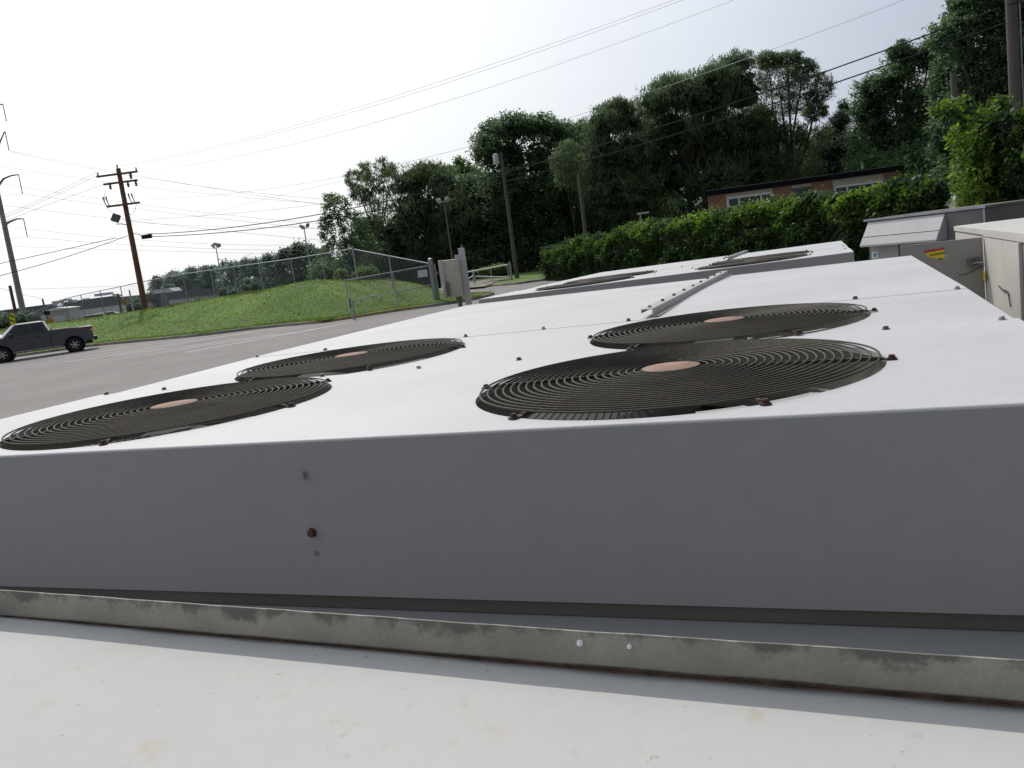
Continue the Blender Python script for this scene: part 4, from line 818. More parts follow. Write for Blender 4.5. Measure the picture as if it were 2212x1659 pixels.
# open door, hinged on the left face
DR = FB @ Vector((-.012, vh, 0)); DR.z = ztB - .045; DL = at(1945, 531, DR.y + .19); dd = Vector((DL.x - DR.x, DL.y - DR.y, 0)); dw = dd.length; dd.normalize(); dn = Vector((-dd.y, dd.x, 0))
if dn.y > 0: dn = -dn
b = MB(); b.prism([Vector((DL.x, DL.y, .35)), Vector((DR.x, DR.y, .35)), Vector((DR.x, DR.y, DR.z)), Vector((DL.x, DL.y, DL.z))], (0, 0, 0), -dn * .022); door = b.build('service_door', MT['grey_body'], rb, bevel=.002)
def dpt(px, py, off=.0):
    r = ray(px, py); o_ = Vector((0, 0, EYE)); t = (DL - o_).dot(dn) / r.dot(dn); return o_ + r * t + dn * off
b = MB(); b.add([dpt(x, y, .0012) for x, y in ((1995.5, 541.5), (2040.5, 534.5), (2039, 539.5), (1998, 546.5))], [(0, 1, 2, 3)]); b.build('warning_sticker_bar', MT['signred'], door)
b = MB(); b.add([dpt(x, y, .001) for x, y in ((1999, 546), (2039.5, 539.5), (2037, 547), (2043, 553), (2037, 559), (2028, 561), (2021, 557.5), (2012, 556), (2006, 556.5))], [list(range(9))]); b.build('warning_sticker', MT['signyellow'], door)
def text_mesh(s_, size, name, m_, parent, mtx):
    cu = bpy.data.curves.new('t', 'FONT'); cu.body = s_; cu.size = size; cu.offset = .02 * size; o = bpy.data.objects.new('t', cu); COL.objects.link(o)
    bpy.context.view_layer.update(); me = bpy.data.meshes.new_from_object(o.evaluated_get(bpy.context.evaluated_depsgraph_get())); bpy.data.objects.remove(o)
    me.name = name; me.transform(mtx); me.materials.clear(); me.materials.append(m_); ob = bpy.data.objects.new(name, me); COL.objects.link(ob); ob.parent = parent; return ob
t0, t1 = dpt(2007.5, 554.5, .002), dpt(2037.5, 549.0, .002); tx = (t1 - t0); tl = tx.length; tx.normalize(); tz_ = Vector((0, 0, 1)); ty_ = (tz_ - tx * tz_.dot(tx)).normalized(); tn = tx.cross(ty_)
tm = Matrix((tx, ty_, tn)).transposed().to_4x4(); tm.translation = t0 - OFF[rb.name]
text_mesh('WARNIN', tl / 3.75, 'warning_lettering', MT['black'], door, tm)
b = MB(); b.add([dpt(x, y, .0018) for x, y in ((2026, 558.7), (2036, 556.8), (2036, 559.2), (2027, 560.6))], [(0, 1, 2, 3)]); b.build('torn_lettering', MT['black'], door)
for (x, y) in ((2096, 566), (2109, 563)):
    c = dpt(x, y, .015); b = MB(); b.box((-.014, -.016, -.022), (.014, .016, .022), Matrix.Translation(c)); b.build('latch_block', MT['mgrey'], door)
b = MB(); b.tube([dpt(2102, 568, .03), dpt(2128, 564.5, .03)], .004, 8); b.build('latch_rod', MT['chrome'], door)
b = MB(); b.tube([dpt(2128, 571, .01), dpt(2108, 581, .012), dpt(2090, 590, .012), dpt(2078, 594, .012), dpt(2071, 593, .012)], .0022, 6); b.build('loose_wire', MT['black'], door)
b = MB(); b.add([LP_(*p, -.02) for p in ((2125.5, 585), (2134, 583), (2138, 603), (2129, 606))], [(0, 1, 2, 3)]); b.build('yellow_tag', MT['signyellow'], rb)
for (x, y) in ((1957, 533), (2097, 512), (2105, 552)):
    o = s1.copy(); COL.objects.link(o); o.parent = rb; o.matrix_local = Matrix.Translation(dpt(x, y, .0) - OFF[rb.name]) @ Matrix.Rotation(R(90), 4, 'X')

# ================================================================== HOUSE
Yh = 57; a = at(1528, 423, Yh); c = at(1947, 368, Yh); zE = (a.z + c.z) / 2; X0, X1 = a.x, c.x; gz = .4
hs = thing('house', 'low brick house with a dark roof and white framed windows behind the vine hedge', 'house', ((X0 + X1) / 2, Yh, gz))
SK = Vector((X0 / Yh * 7 * 1.15, 7, 0)); b = MB(); b.prism([(X0, Yh, gz), (X1, Yh, gz), (X1, Yh, zE), (X0, Yh, zE)], (0, 0, 0), SK); b.build('brick_wall', MT['brick'], hs)
rt_ = at(1637, 396, Yh + 2).z
b = MB(); sk = SK / 7; o1 = sk * -.3; o2 = sk * 3.5; o3 = sk * 7.3; b.prism([Vector((X0 - .12, Yh, zE - .02)) + o1, Vector((X0 - .12, Yh, zE + .30)) + o1, Vector((X0 - .12, Yh, zE + .52)) + o2, Vector((X0 - .12, Yh, zE + .30)) + o3, Vector((X0 - .12, Yh, zE - .02)) + o3], (0, 0, 0), (X1 - X0 + .24, 0, 0)); b.build('roof', MT['roofdark'], hs)
def wx(px): return at(px, 410, Yh).x
def win(p0, p1, hh, sash, frm=True, top=.55):
    x0, x1 = wx(p0), wx(p1); zt = zE - top
    b = MB(); b.box((x0 - .04, Yh - .02, zt + .03), (x1 + .04, Yh - .002, zE - .06)); b.build('siding_panel', MT['beige'], hs)
    b = MB(); b.box((x0 + .05, Yh - .03, zt - hh), (x1 - .05, Yh - .003, zt - .05)); w_ = None
    fr = MB()
    for (q0, q1, r0, r1) in [(x0, x1, zt - .10, zt + .03), (x0, x0 + .13, zt - hh, zt - .07), (x1 - .13, x1, zt - hh, zt - .07)] + [(x0 + (x1 - x0) * s_ - .05, x0 + (x1 - x0) * s_ + .05, zt - hh, zt - .07) for s_ in sash] + [(x0 + .09, x0 + (x1 - x0) * (sash[0] if sash else 1) - .05, zt - hh * .45 - .05, zt - hh * .45)]:
        fr.box((q0, Yh - .07, r0), (q1, Yh - .031, r1))
    w_ = fr.build('window_frame', MT['whitepaint' if frm else 'mgrey'], hs); b.build('window_pane', MT['glass'], w_)
win(1567, 1667, 1.3, (.27, .75), True, .30); win(1712, 1752, 1.2, (), False, .28); win(1801, 1908, 1.3, (.27, .78), True, .50)
b = MB(); b.lathe([(.06, 0), (.06, .35), (.1, .36), (.1, .4)], 10, Matrix.Translation((wx(1895), Yh + 2, zE + .5))); b.build('vent_pipe', MT['lgrey'], hs)

# ================================================================== WAREHOUSES, SHED
def warehouse(name, label, p0, Y0, p1, Y1, fh, wh, depth=30):
    a, c = at(*p0, Y0), at(*p1, Y1); d = Vector((c.x - a.x, c.y - a.y, 0)); n_ = Vector((-d.y, d.x, 0)).normalized(); n_ = n_ if n_.y > 0 else -n_
    r = thing(name, label, 'building', (a.x, a.y, -.6)); b = MB()
    b.prism([Vector((a.x, a.y, -.6)), Vector((c.x, c.y, -.6)), Vector((c.x, c.y, c.z - fh)), Vector((a.x, a.y, a.z - fh))], (0, 0, 0), n_ * depth); b.build('wall', MT['block'], r)
    b = MB(); b.prism([Vector((a.x, a.y, a.z - fh)), Vector((c.x, c.y, c.z - fh)), Vector((c.x, c.y, c.z)), Vector((a.x, a.y, a.z))], n_ * -.3, n_ * depth); b.build('roof_fascia', MT['fascia'], r)
    return r, a, c
W1, wa, wc = warehouse('warehouse', 'long low grey warehouse with a dark fascia and rooftop units at the left', (-160, 692), 210, (258, 637), 250, 1.9, 0)
for (px, py, ww, hh, Y) in ((115.5, 653, 1.9, .85, 222), (132, 648, 2.2, .35, 224), (147.5, 650, 1.3, .5, 226), (177, 646, .9, .3, 232), (216, 635, 4.2, .5, 236), (241, 637, .5, .5, 240), (249, 638, .5, .4, 242)):
    c = at(px, py, Y); b = MB(); b.box((c.x - ww / 2, Y + 1, c.z - hh), (c.x + ww / 2, Y + 3.5, c.z + hh * .35)); b.build('rooftop_unit', MT['block'], W1)
for px in (283, 300, 178):
    c = at(px if px != 178 else 178, 684 if px == 178 else 664, 230 if px == 178 else 100)
c = at(178, 679, 228); b = MB(); b.box((c.x - .9, c.y - .3, -.6), (c.x + .9, c.y + .4, c.z + 1)); b.build('door', MT['mgrey'], W1)
W2, wa, wc = warehouse('warehouse', 'second grey block building with a dark fascia right of the utility pole', (262, 641), 200, (481, 621), 250, 1.8, 0)
c = at(333, 646 + 2, 214); b = MB(); b.box((c.x - .35, 209, -.6), (c.x + .35, 225, c.z + 1.6)); 
cc = at(348, 652, 213); b = MB(); b.box((cc.x - .5, cc.y - 1.2, -.6), (cc.x + .5, cc.y + 4, cc.z + 1.9)); b.build('downpipe', MT['fascia'], W2)
hr = thing('house', 'small distant house with a grey pitched roof in front of the far trees', 'house', at(352, 633, 275))
p = at(352, 633, 275); b = MB(); b.prism([(p.x - 3.4, 275, p.z - 5), (p.x + 3.4, 275, p.z - 5), (p.x + 3.4, 275, p.z + .2), (p.x + 2.3, 275, p.z + 1.3), (p.x - 2.3, 275, p.z + 1.3), (p.x - 3.4, 275, p.z + .2)], (0, 0, 0), (0, 8, 0)); b.build('roof', MT['block'], hr)
b = MB(); b.box((p.x - 3, 274.6, -.6), (p.x + 3, 274.9, p.z)); b.build('wall', MT['beige'], hr)
Ys = 78; a = at(96, 674, Ys); c = at(146, 669, Ys); zz_ = (a.z + c.z) / 2 + .05
sh = thing('utility_shed', 'white metal equipment shed with a grey louvred panel and roof vent behind the truck', 'shed', (a.x, Ys, .2))
b = MB(); b.box((a.x, Ys, -.3), (c.x, Ys + 2.2, zz_)); b.build('wall', MT['lgrey'], sh)
b = MB(); b.prism([(a.x - .1, Ys - .15, zz_), (c.x + .08, Ys - .15, zz_), (c.x + .08, Ys - .15, zz_ + .1), ((a.x + c.x) / 2, Ys - .15, zz_ + .22), (a.x - .1, Ys - .15, zz_ + .1)], (0, 0, 0), (0, 2.5, 0)); b.build('roof', MT['whitepaint'], sh)
b = MB(); q = at(118, 664, Ys); b.lathe([(.12, 0), (.12, .2), (.26, .22), (.2, .36), (.02, .42)], 14, Matrix.Translation((q.x, Ys + 1, zz_ + .15))); b.build('roof_vent', MT['whitepaint'], sh, smooth=True)
b = MB(); b.box((a.x + .75, Ys - .03, zz_ - 1.9), (a.x + 1.75, Ys - .002, zz_ - .55))
for i in range(9): b.box((a.x + .78, Ys - .05, zz_ - 1.85 + i * .14), (a.x + 1.72, Ys - .031, zz_ - 1.80 + i * .14))
b.build('louvre', MT['block'], sh)

# small roadside things
def pole_thing(name, label, top, bot, Y, r, m, cat='pole', z0=None, rt_=None, group=None):
    a, c = at(*top, Y), at(*bot, Y); x = c.x; zb = c.z if z0 is None else z0
    t = thing(name, label, cat, (x, Y, zb), None, group); b = MB(); b.tube([(x, Y, zb - .3), (x, Y, (zb + a.z) / 2), (x, Y, a.z)], [r, (r + (rt_ or r * .75)) / 2, rt_ or r * .75], 12); b.build('pole', MT[m], t, smooth=True); return t, a, c
t, a, c = pole_thing('marker_post', 'white marker post with an orange band left of the utility pole', (269, 640), (272, 674), 57, .08, 'whitepaint', 'post')
b = MB(); b.lathe([(.092, 0), (.092, .42)], 12, Matrix.Translation((c.x, 57, (a.z + c.z) / 2 - .05))); b.build('orange_band', MT['orange'], t)
pole_thing('post', 'thin pale stake standing between the marker post and the utility pole', (284, 626), (288, 672), 58, .05, 'lgrey', 'post', rt_=.05)
pole_thing('post', 'thin dark steel post left of the orange banded marker', (257, 634), (262, 674), 57, .07, 'mgrey', 'post', rt_=.07)
t, a, c = pole_thing('chevron_sign', 'small yellow chevron road sign on a post behind the truck', (24, 680), (31, 712), 70, .04, 'galv', 'sign')
b = MB(); p = at(27, 690, 69.9); b.box((p.x - .22, 69.86, p.z - .45), (p.x + .22, 69.9, p.z + .45)); pl = b.build('sign_plate', MT['signyellow'], t)
for dz_ in (-.18, .22):
    b = MB(); b.add([(p.x - .2, 69.85, p.z + dz_ + .12), (p.x, 69.85, p.z + dz_), (p.x + .2, 69.85, p.z + dz_ - .12), (p.x + .2, 69.85, p.z + dz_ - .02), (p.x, 69.85, p.z + dz_ + .1), (p.x - .2, 69.85, p.z + dz_ + .22)], [(0, 1, 4, 5), (1, 2, 3, 4)]); b.build('chevron_mark', MT['black'], pl)
t, a, c = pole_thing('warning_sign', 'orange diamond sign under a twin lamp head just behind the truck cab', (100, 672), (107, 712), 66, .05, 'mgrey', 'sign')
p = at(107, 694, 65.9); b = MB(); s_ = .34; b.prism([(p.x - s_, 65.88, p.z), (p.x, 65.88, p.z - s_), (p.x + s_, 65.88, p.z), (p.x, 65.88, p.z + s_)], (0, 0, 0), (0, .03, 0)); b.build('sign_plate', MT['orange'], t)
for q in (98, 104.5):
    p = at(q, 675, 65.8); b = MB(); b.lathe([(.03, 0), (.12, .05), (.12, .3), (.04, .36)], 10, Matrix.Translation((p.x, 65.8, p.z - .2))); b.build('lamp_head', MT['black'], t)
t, a, c = pole_thing('warning_sign', 'tiny red sign on a short post right of the thick gate post', (942, 588), (944.5, 613), 50, .06, 'wood', 'sign')
p = at(942, 590, 49.9); b = MB(); b.box((p.x - .14, 49.85, p.z - .09), (p.x + .14, 49.88, p.z + .09)); pl = b.build('sign_plate', MT['signred'], t)
b = MB(); b.box((p.x - .09, 49.842, p.z - .012), (p.x + .09, 49.849, p.z + .012)); b.build('sign_legend', MT['whitepaint'], pl)

# pipe barrier
Yb2 = 60; bt = thing('pipe_barrier', 'white pipe swing barrier across the gravel drive beyond the lot', 'barrier', at(1101, 598, Yb2))
for nm, p0, p1, r in (('top_pipe', (975, 594), (1097, 571.5), .045), ('lower_pipe', (1027, 597), (1099, 598.8), .045), ('brace_pipe', (1008, 604), (1021, 596.5), .035)):
    b = MB(); b.tube([at(*p0, Yb2), at(*p1, Yb2)], r, 8); b.build(nm, MT['whitepaint'], bt, smooth=True)
for p0, p1, r in (((1100, 565), (1105, 599), .08), ((1096.5, 571), (1099, 598), .04), ((1021, 583), (1024, 601), .10), ((1060, 578), (1062, 598), .03)):
    a, c = at(*p0, Yb2), at(*p1, Yb2); b = MB(); b.tube([(c.x, Yb2 + .12, c.z - .3), (c.x, Yb2 + .12, a.z)], r, 10); b.build('post', MT['galv'], bt, smooth=True)

# ================================================================== POLES
Yu = 57.0
up_, a, c = pole_thing('utility_pole', 'brown wooden utility pole with three crossarms on the bank at the left', (253, 364), (314, 668), Yu, .20, 'woodred', 'utility pole', rt_=.14)
PX = lambda px, py: at(px, py, Yu - .22)
def arm(p0, p1):
    b = MB(); a_, b_ = PX(*p0), PX(*p1); z = (a_.z + b_.z) / 2; b.box((a_.x, Yu - .28, z - .06), (b_.x, Yu - .16, z + .06)); return b.build('crossarm', MT['woodred'], up_), z
A1_, za1 = arm((208, 377.5), (297.5, 375)); A2_, za2 = arm((223, 395), (297.5, 392.5)); A3_, za3 = arm((230, 443.5), (302.5, 440.5))
INS = [(.09, 0), (.05, .05), (.10, .09), (.05, .13), (.09, .17), (.03, .21)]
def insul(px, z, parent, flip=False, sc_=1.):
    x = at(px, 400, Yu - .22).x if not isinstance(px, Vector) else px.x
    b = MB(); b.lathe([(r * .7 * sc_, (h if not flip else -h) * sc_) for r, h in INS], 8, Matrix.Translation((x, Yu - .22, z + (.06 if not flip else -.06)))); b.build('insulator', MT['porcelain'], parent)
def xa(px, py): return PX(px, py)
insul(xa(210.5, 372), za1, A1_); insul(xa(295, 370), za1, A1_); insul(xa(253, 360), a.z - .05, up_)
for p in ((238, 402), (277, 400), (294.5, 400)): insul(xa(*p), za2, A2_, True, 1.5)
insul(xa(283, 383), za1, A1_, True, 1.7)
for p in ((229.5, 436), (235.5, 434), (272, 431), (284.5, 431), (291.5, 432)):
    b = MB(); q = xa(*p); b.tube([(q.x, Yu - .3, za3 + .06), (q.x - .05, Yu - .35, za3 + .25), (q.x - .1, Yu - .35, za3 + .62)], [.03, .03, .055], 7); b.build('fuse_cutout', MT['porcelain'], A3_)
b = MB()
for pts in ([(230, 445), (236, 455), (250, 463), (264, 470), (270, 476)], [(294, 442), (293, 452), (287, 460), (277, 467)], [(226, 375 + 60), (225, 420), (230, 412)], [(291, 430), (291, 418), (288, 412)]): b.tube([at(*q, Yu - .25) for q in pts], .014, 5)
b.build('riser_cable', MT['cond'], up_)
fl_ = MB(); fl_.tube([at(272, 485, Yu), at(262, 483.5, Yu), at(252, 484, Yu)], .035, 7); fb = fl_.build('floodlight_arm', MT['galv'], up_)
q = at(250, 471, Yu - .3); b = MB(); b.bevbox((-.24, -.13, -.25), (.24, .13, .25), .04, Matrix.Translation(q) @ Matrix.Rotation(R(24), 4, 'Y') @ Matrix.Rotation(R(-20), 4, 'X')); b.build('floodlight_head', MT['mgrey'], fb)
b = MB(); q = at(317, 511, Yu); b.bevbox((-.33, -.1, -.13), (.33, .1, .13), .03, Matrix.Translation(q)); 
b.build('splice_closure', MT['cable'], up_)
b = MB(); b.tube([at(277, 507, Yu), at(295, 503, Yu), at(305, 509, Yu), at(312, 510, Yu)], .02, 6); b.tube([at(279, 516, Yu), at(287, 508, Yu), at(300, 506, Yu), at(330, 504, Yu)], .012, 6); b.build('drop_loop', MT['cable'], up_)

Yt = 125
tw, a, c = pole_thing('transmission_pole', 'tapered grey steel transmission pole with curved arms at the left edge', (-62, 150), (58, 712), Yt, .46, 'tower', 'transmission pole', rt_=.2)
for (root_, mid_, tip, ins) in (((-30, 345), (-8, 330), (10, 284), (20.5, 325.5)), ((-8, 410), (8, 386), (39.5, 377), (49, 418.5)), ((10, 487), (28, 476), (50, 472.5), (60, 512)), ((-45, 250), (-20, 232), (6, 225), (14, 262))):
    b = MB(); A_ = at(*root_, Yt); T_ = at(*tip, Yt); M_ = at(*mid_, Yt); b.tube([A_, A_.lerp(M_, .5) + Vector((0, 0, .1)), M_, M_.lerp(T_, .5) + Vector((0, 0, .12)), T_], [.2, .17, .14, .11, .08], 8); ar = b.build('curved_arm', MT['tower'], tw, smooth=True)
    I_ = at(*ins, Yt); n_ = 18; b = MB(); b.lathe([((.085 if i % 2 else .04), (I_.z - T_.z) * (i / n_)) for i in range(n_ + 1)][::-1], 8, Matrix.Translation(((T_.x + I_.x) / 2, Yt, T_.z))); b.build('insulator_string', MT['porcelain'], ar)
pole_thing('utility_pole', 'short dark wooden pole left of the steel transmission pole', (22, 617), (33, 672), 95, .2, 'woodred', 'utility pole', z0=-.6, rt_=.16)
pole_thing('utility_pole', 'tiny distant pole above the warehouse roof at the left', (92.5, 645), (96, 665), 190, .25, 'mgrey', 'utility pole', z0=-.6)

tp, a, c = pole_thing('utility_pole', 'grey wooden pole carrying a transformer in front of the big flat crowned tree', (1079, 330), (1117, 600), 62, .17, 'wood', 'utility pole', rt_=.11)
q = at(1071.5, 344, 61.8); b = MB(); b.lathe([(.16, -.36), (.2, -.33), (.2, .3), (.17, .36), (.05, .4)], 16, Matrix.Translation(q)); b.build('transformer', MT['greybox'], tp, smooth=True)
b = MB(); b.tube([q + Vector((0, 0, .3)), q + Vector((.15, 0, .55)), at(1081, 335, 61.8)], .02, 6); b.build('transformer_lead', MT['cable'], tp)
pole_thing('utility_pole', 'bare wooden pole whose top is lost in the yellow green tree', (1241, 378), (1266, 518), 56, .14, 'wood', 'utility pole', z0=.3, rt_=.11)
sp_, a, c = pole_thing('utility_pole', 'short wooden pole with a pale band rising out of the vines', (2052.5, 159), (2070, 368), 30, .12, 'wood', 'utility pole', z0=.2, rt_=.10)
b = MB(); q = at(2056, 214, 30); b.lathe([(.15, -.02), (.15, .02)], 12, Matrix.Translation((c.x, 30, q.z))); b.build('metal_band', MT['galv'], sp_)
b = MB(); q = at(2050, 222, 29.8); b.box((c.x - .17, 29.8, q.z - .22), (c.x - .11, 29.9, q.z + .2)); b.tube([at(2060, 164, 30), at(2074, 162, 30)], .015, 6); b.build('bracket', MT['galv'], sp_)
bp, a, c = pole_thing('utility_pole', 'thick weathered pole with a side conduit in the top right corner', (2167, -60), (2194, 240), 28, .19, 'wood', 'utility pole', z0=.2, rt_=.165)
b = MB(); b.tube([(c.x + .20, 27.9, 1), (c.x + .20, 27.9, a.z)], .025, 8); b.build('conduit', MT['galv'], bp)
b = MB(); b.tube([at(2176, 10, 27.8), at(2200, 4, 27.8), at(2222, -4, 27.8)], .02, 6); b.build('service_drop_bracket', MT['cable'], bp)
t, a, c = pole_thing('clothesline_post', 'small grey T shaped post seen over the hedge in the shade of the willows', (1383, 458), (1387, 500), 58, .05, 'galv', 'post', z0=.4, rt_=.05)
b = MB(); b.tube([at(1376, 463, 58), at(1402, 459, 58)], .05, 8); b.build('crossbar', MT['galv'], t)
# floodlight masts
for lb, top_, bot_, heads, Yf in (('tall mast with a cluster of four small floodlights at the left', (465.5, 535), (482, 622), ((460, 531), (465, 527), (470, 529), (473, 530)), 95), ('mast with three floodlights above the distant trees', (657.5, 494), (668, 562), ((651, 489), (655, 490.5), (664, 486.5)), 88), ('mast with two round floodlights against the dark willow', (960.5, 436), (976, 552), ((948, 433.5), (965.5, 430)), 66)):
    t, a, c = pole_thing('floodlight_mast', lb, top_, bot_, Yf, .07, 'galv' if Yf > 70 else 'mgrey', 'floodlight mast', z0=.1, rt_=.05, group='floodlight masts')
    b = MB(); b.tube([at(heads[0][0], top_[1] + 1, Yf), at(heads[-1][0], top_[1] - 1, Yf)], .04, 6); b.build('crossbar', MT['galv'], t)
    for h in heads:
        q = at(*h, Yf - .1); s_ = 1.0 if Yf > 70 else .95; b = MB(); b.lathe([(.04 * s_, .2 * s_), (.12 * s_, .12 * s_), (.24 * s_, -.02 * s_), (.22 * s_, -.08 * s_), (.02, -.12 * s_)], 12, Matrix.Translation(q) @ Matrix.Rotation(R(-50 if h[0] > top_[0] else 40), 4, 'Y') @ Matrix.Rotation(R(-35), 4, 'X')); b.build('floodlight_head', MT['greybox'], t, smooth=True)

# ================================================================== WIRES
def wire(label, p0, Y0, pm, p1, Y1, r, m='cond', group='overhead power lines'):
    A_, B_ = at(*p0, Y0), at(*p1, Y1); o = Vector((0, 0, EYE)); rr_ = ray(*pm); h = Vector((B_.x - A_.x, B_.y - A_.y, 0)); nn_ = Vector((-h.y, h.x, 0))
    den = rr_.dot(nn_); s_ = (A_ - o).dot(nn_) / den; Mp = o + rr_ * s_; t = (Mp - A_).dot(h) / h.dot(h); t = min(max(t, .1), .9)
    k = (Mp.z - (A_.z + (B_.z - A_.z) * t)) / (t * (1 - t)); pts = []
    for i in range(29):
        q = i / 28; p = A_.lerp(B_, q); p.z += k * q * (1 - q); pts.append(p)
    b = MB(); b.tube(pts, r, 5); return tag(b.build('power_line', MT[m], origin=A_), label, 'power line', group)
Yp = 57
wire('highest thin wire running from the utility pole top up to the right', (258, 357), Yp, (836, 212.6), (1600, -54), 26, .0085)
wire('second thin wire from the utility pole top, just under the highest', (255, 360), Yp, (836, 220), (1640, -62), 26, .0085)
wire('third thin wire leaving the top crossarm towards the upper right', (295, 371), Yp, (968, 217.6), (1760, -68), 26, .0085)
wire('faint single wire passing high behind the willows to the upper right', (295, 430), 130, (1241, 251), (2060, -42), 60, .018)
wire('upper of the two thick black cables crossing in front of the trees', (320, 506), Yp, (1083, 374.5), (2160, 17), 28, .024, 'cable')
wire('lower of the two thick black cables crossing in front of the trees', (322, 511), Yp, (1083, 395), (2170, 50), 28, .024, 'cable')
wire('upper communication cable dropping left from the utility pole', (252, 513.5), Yp, (130, 541), (-80, 586), 52, .02, 'cable')
wire('lower communication cable dropping left from the utility pole', (276, 509), Yp, (130, 559), (-80, 615), 50, .02, 'cable')
wire('thin wire from the left end of the top crossarm down to the left edge', (209, 372), Yp, (110, 420), (-60, 494), 50, .011)
wire('thin wire just under the one from the top crossarm, going left', (209, 379), Yp, (110, 426), (-60, 500), 50, .011)
wire('thin wire from the second crossarm down to the left edge', (223, 398), Yp, (110, 440), (-60, 504), 50, .011)
wire('wire running left from the highest visible insulator string', (20.5, 325.5), 125, (243, 369), (730, 447), 120, .02)
wire('second strand beside the wire from the highest insulator string', (22, 328), 125, (240, 372), (730, 432), 121, .02)
wire('single wire entering above the curved arms at the left edge', (-40, 352), 126, (221, 392), (724, 441), 118, .018)
wire('wire from the insulator string of the middle curved arm', (49, 418.6), 125, (228, 442.7), (710, 497), 118, .02)
wire('wire entering left between the two curved arms', (-40, 389), 126, (261, 436), (716, 486), 118, .018)
wire('double looking wire passing behind the floodlight of the utility pole', (-40, 437), 127, (241, 472), (706, 520), 118, .022)
wire('wire from the insulator string of the lowest curved arm', (60, 512), 125, (283, 529), (650, 541), 118, .02)
wire('wire leaving the steel pole beside the lowest curved arm', (12, 488), 125, (272, 516), (660, 530), 118, .018)
wire('lowest long wire above the distant trees at the left', (-40, 530), 127, (200, 538), (640, 549), 118, .018)
wire('faint wire rising right from the utility pole towards the ragged tree', (282, 476), 57, (545, 457), (760, 432), 66, .010)
wire('fainter wire rising right just above the thick cables', (282, 480), 57, (545, 491), (745, 491), 66, .008)
wire('faint wire rising towards the willow top', (420, 470), 100, (545, 437), (830, 372), 90, .012)
wire('short wire stub left of the middle insulator string', (49, 419), 125, (10, 422), (-40, 426), 125, .02)
wire('short wire stub left of the lowest insulator string', (60, 512), 125, (30, 515), (-40, 524), 125, .02)
wire('thin low wire from the short dark pole across behind the steel pole', (23, 625), 95, (120, 623), (262, 617), 100, .012)
wire('thin sagging low wire reaching the tiny distant pole', (-30, 614), 110, (40, 633), (93, 646), 190, .03)
wire('thin guy wire beside the utility pole', (285, 520), 57, (292, 560), (306, 612), 57.5, .010, group='guy wires')

# ================================================================== TRUCK
def arch(cx, cz, r, a0, a1, n=10): return [(cx + r * math.cos(R(a0 + (a1 - a0) * i / n)), cz + r * math.sin(R(a0 + (a1 - a0) * i / n))) for i in range(n + 1)]
rw = lot(165, 760); fw = lot(9, 783.5); td = (fw - rw); td.z = 0; WB = td.length; td.normalize(); tn_ = Vector((-td.y, td.x, 0));
if tn_.y > 0: tn_ = -tn_                       # +y of truck frame = towards the camera side
TS = WB / 3.55
FT_ = Matrix((td, -tn_, Vector((0, 0, 1)))).transposed().to_4x4(); FT_.translation = rw
FT_ = FT_ @ Matrix.Scale(TS, 4)
tk = thing('pickup_truck', 'dark grey crew cab pickup truck parked by the kerb at the left edge', 'pickup truck', rw)
def X3(p, y): return FT_ @ Vector((p[0], y, p[1]))
def solid(name, prof, y0, y1, m, parent, bev=.03, sm=True, top=None):
    b = MB(); b.prism([X3(p, 0) for p in prof], FT_.to_3x3() @ Vector((0, y0, 0)), FT_.to_3x3() @ Vector((0, y1, 0))); return b.build(name, MT[m], parent, bevel=bev, smooth=False)
wr = .40
body = [(-.98, .62), (-1.00, 1.34), (1.08, 1.38), (1.16, 1.30), (3.55, 1.30), (4.45, 1.18), (4.62, 1.0), (4.64, .62), (4.45, .48)] + arch(3.55, .40, .50, 8, 172)[0:] + [(.52, .46)] + arch(0, .40, .50, 8, 172) + [(-.75, .52)]
solid('body', body, 0, 1.95, 'carpaint', tk, .035)
# bed recess is dark
b = MB(); b.add([X3((-.92, 1.375 + .012), .12), X3((1.05, 1.40 + .005), .12), X3((1.05, 1.40 + .005), 1.83), X3((-.92, 1.375 + .012), 1.83)], [(0, 1, 2, 3)]); b.build('bed_liner', MT['plastic'], tk)
# cab: tapered greenhouse
low = [(1.10, 1.28), (3.62, 1.28)]; hi = [(1.62, 1.86), (2.95, 1.88)]
b = MB(); v = [X3(low[0], .03), X3((3.34, 1.28), .03), X3((3.34, 1.28), 1.92), X3(low[0], 1.92), X3((1.36, 1.91), .20), X3((2.72, 1.91), .20), X3((2.72, 1.91), 1.75), X3((1.36, 1.91), 1.75), X3((1.55, 1.965), .34), X3((2.66, 1.97), .34), X3((2.66, 1.97), 1.61), X3((1.55, 1.965), 1.61)]
b.add(v, [(0, 1, 5, 4), (1, 2, 6, 5), (2, 3, 7, 6), (3, 0, 4, 7), (4, 5, 9, 8), (5, 6, 10, 9), (6, 7, 11, 10), (7, 4, 8, 11), (8, 9, 10, 11)]); b.build('cab', MT['carpaint'], tk, bevel=.02)
def sidep(x, z, o=.008):
    t = (z - 1.28) / .63; y = .03 + .17 * t - o; return X3((x, z), y)
def glasspoly(nm, P, m='carglass'):
    b = MB(); b.add([sidep(*p) for p in P], [list(range(len(P)))]); return b.build(nm, MT[m], tk)
glasspoly('rear_side_window', [(1.34, 1.36), (1.99, 1.36), (1.99, 1.85), (1.50, 1.85), (1.40, 1.76)])
glasspoly('front_side_window', [(2.08, 1.35), (3.06, 1.33), (3.08, 1.42), (2.64, 1.85), (2.08, 1.85)])
b = MB(); wy = ((.04, 3.36, 2.74, .19), (.22, 3.50, 2.84, .30), (.5, 3.60, 2.92, .55), (1.45, 3.60, 2.92, 1.4), (1.73, 3.50, 2.84, 1.65), (1.91, 3.36, 2.74, 1.76))
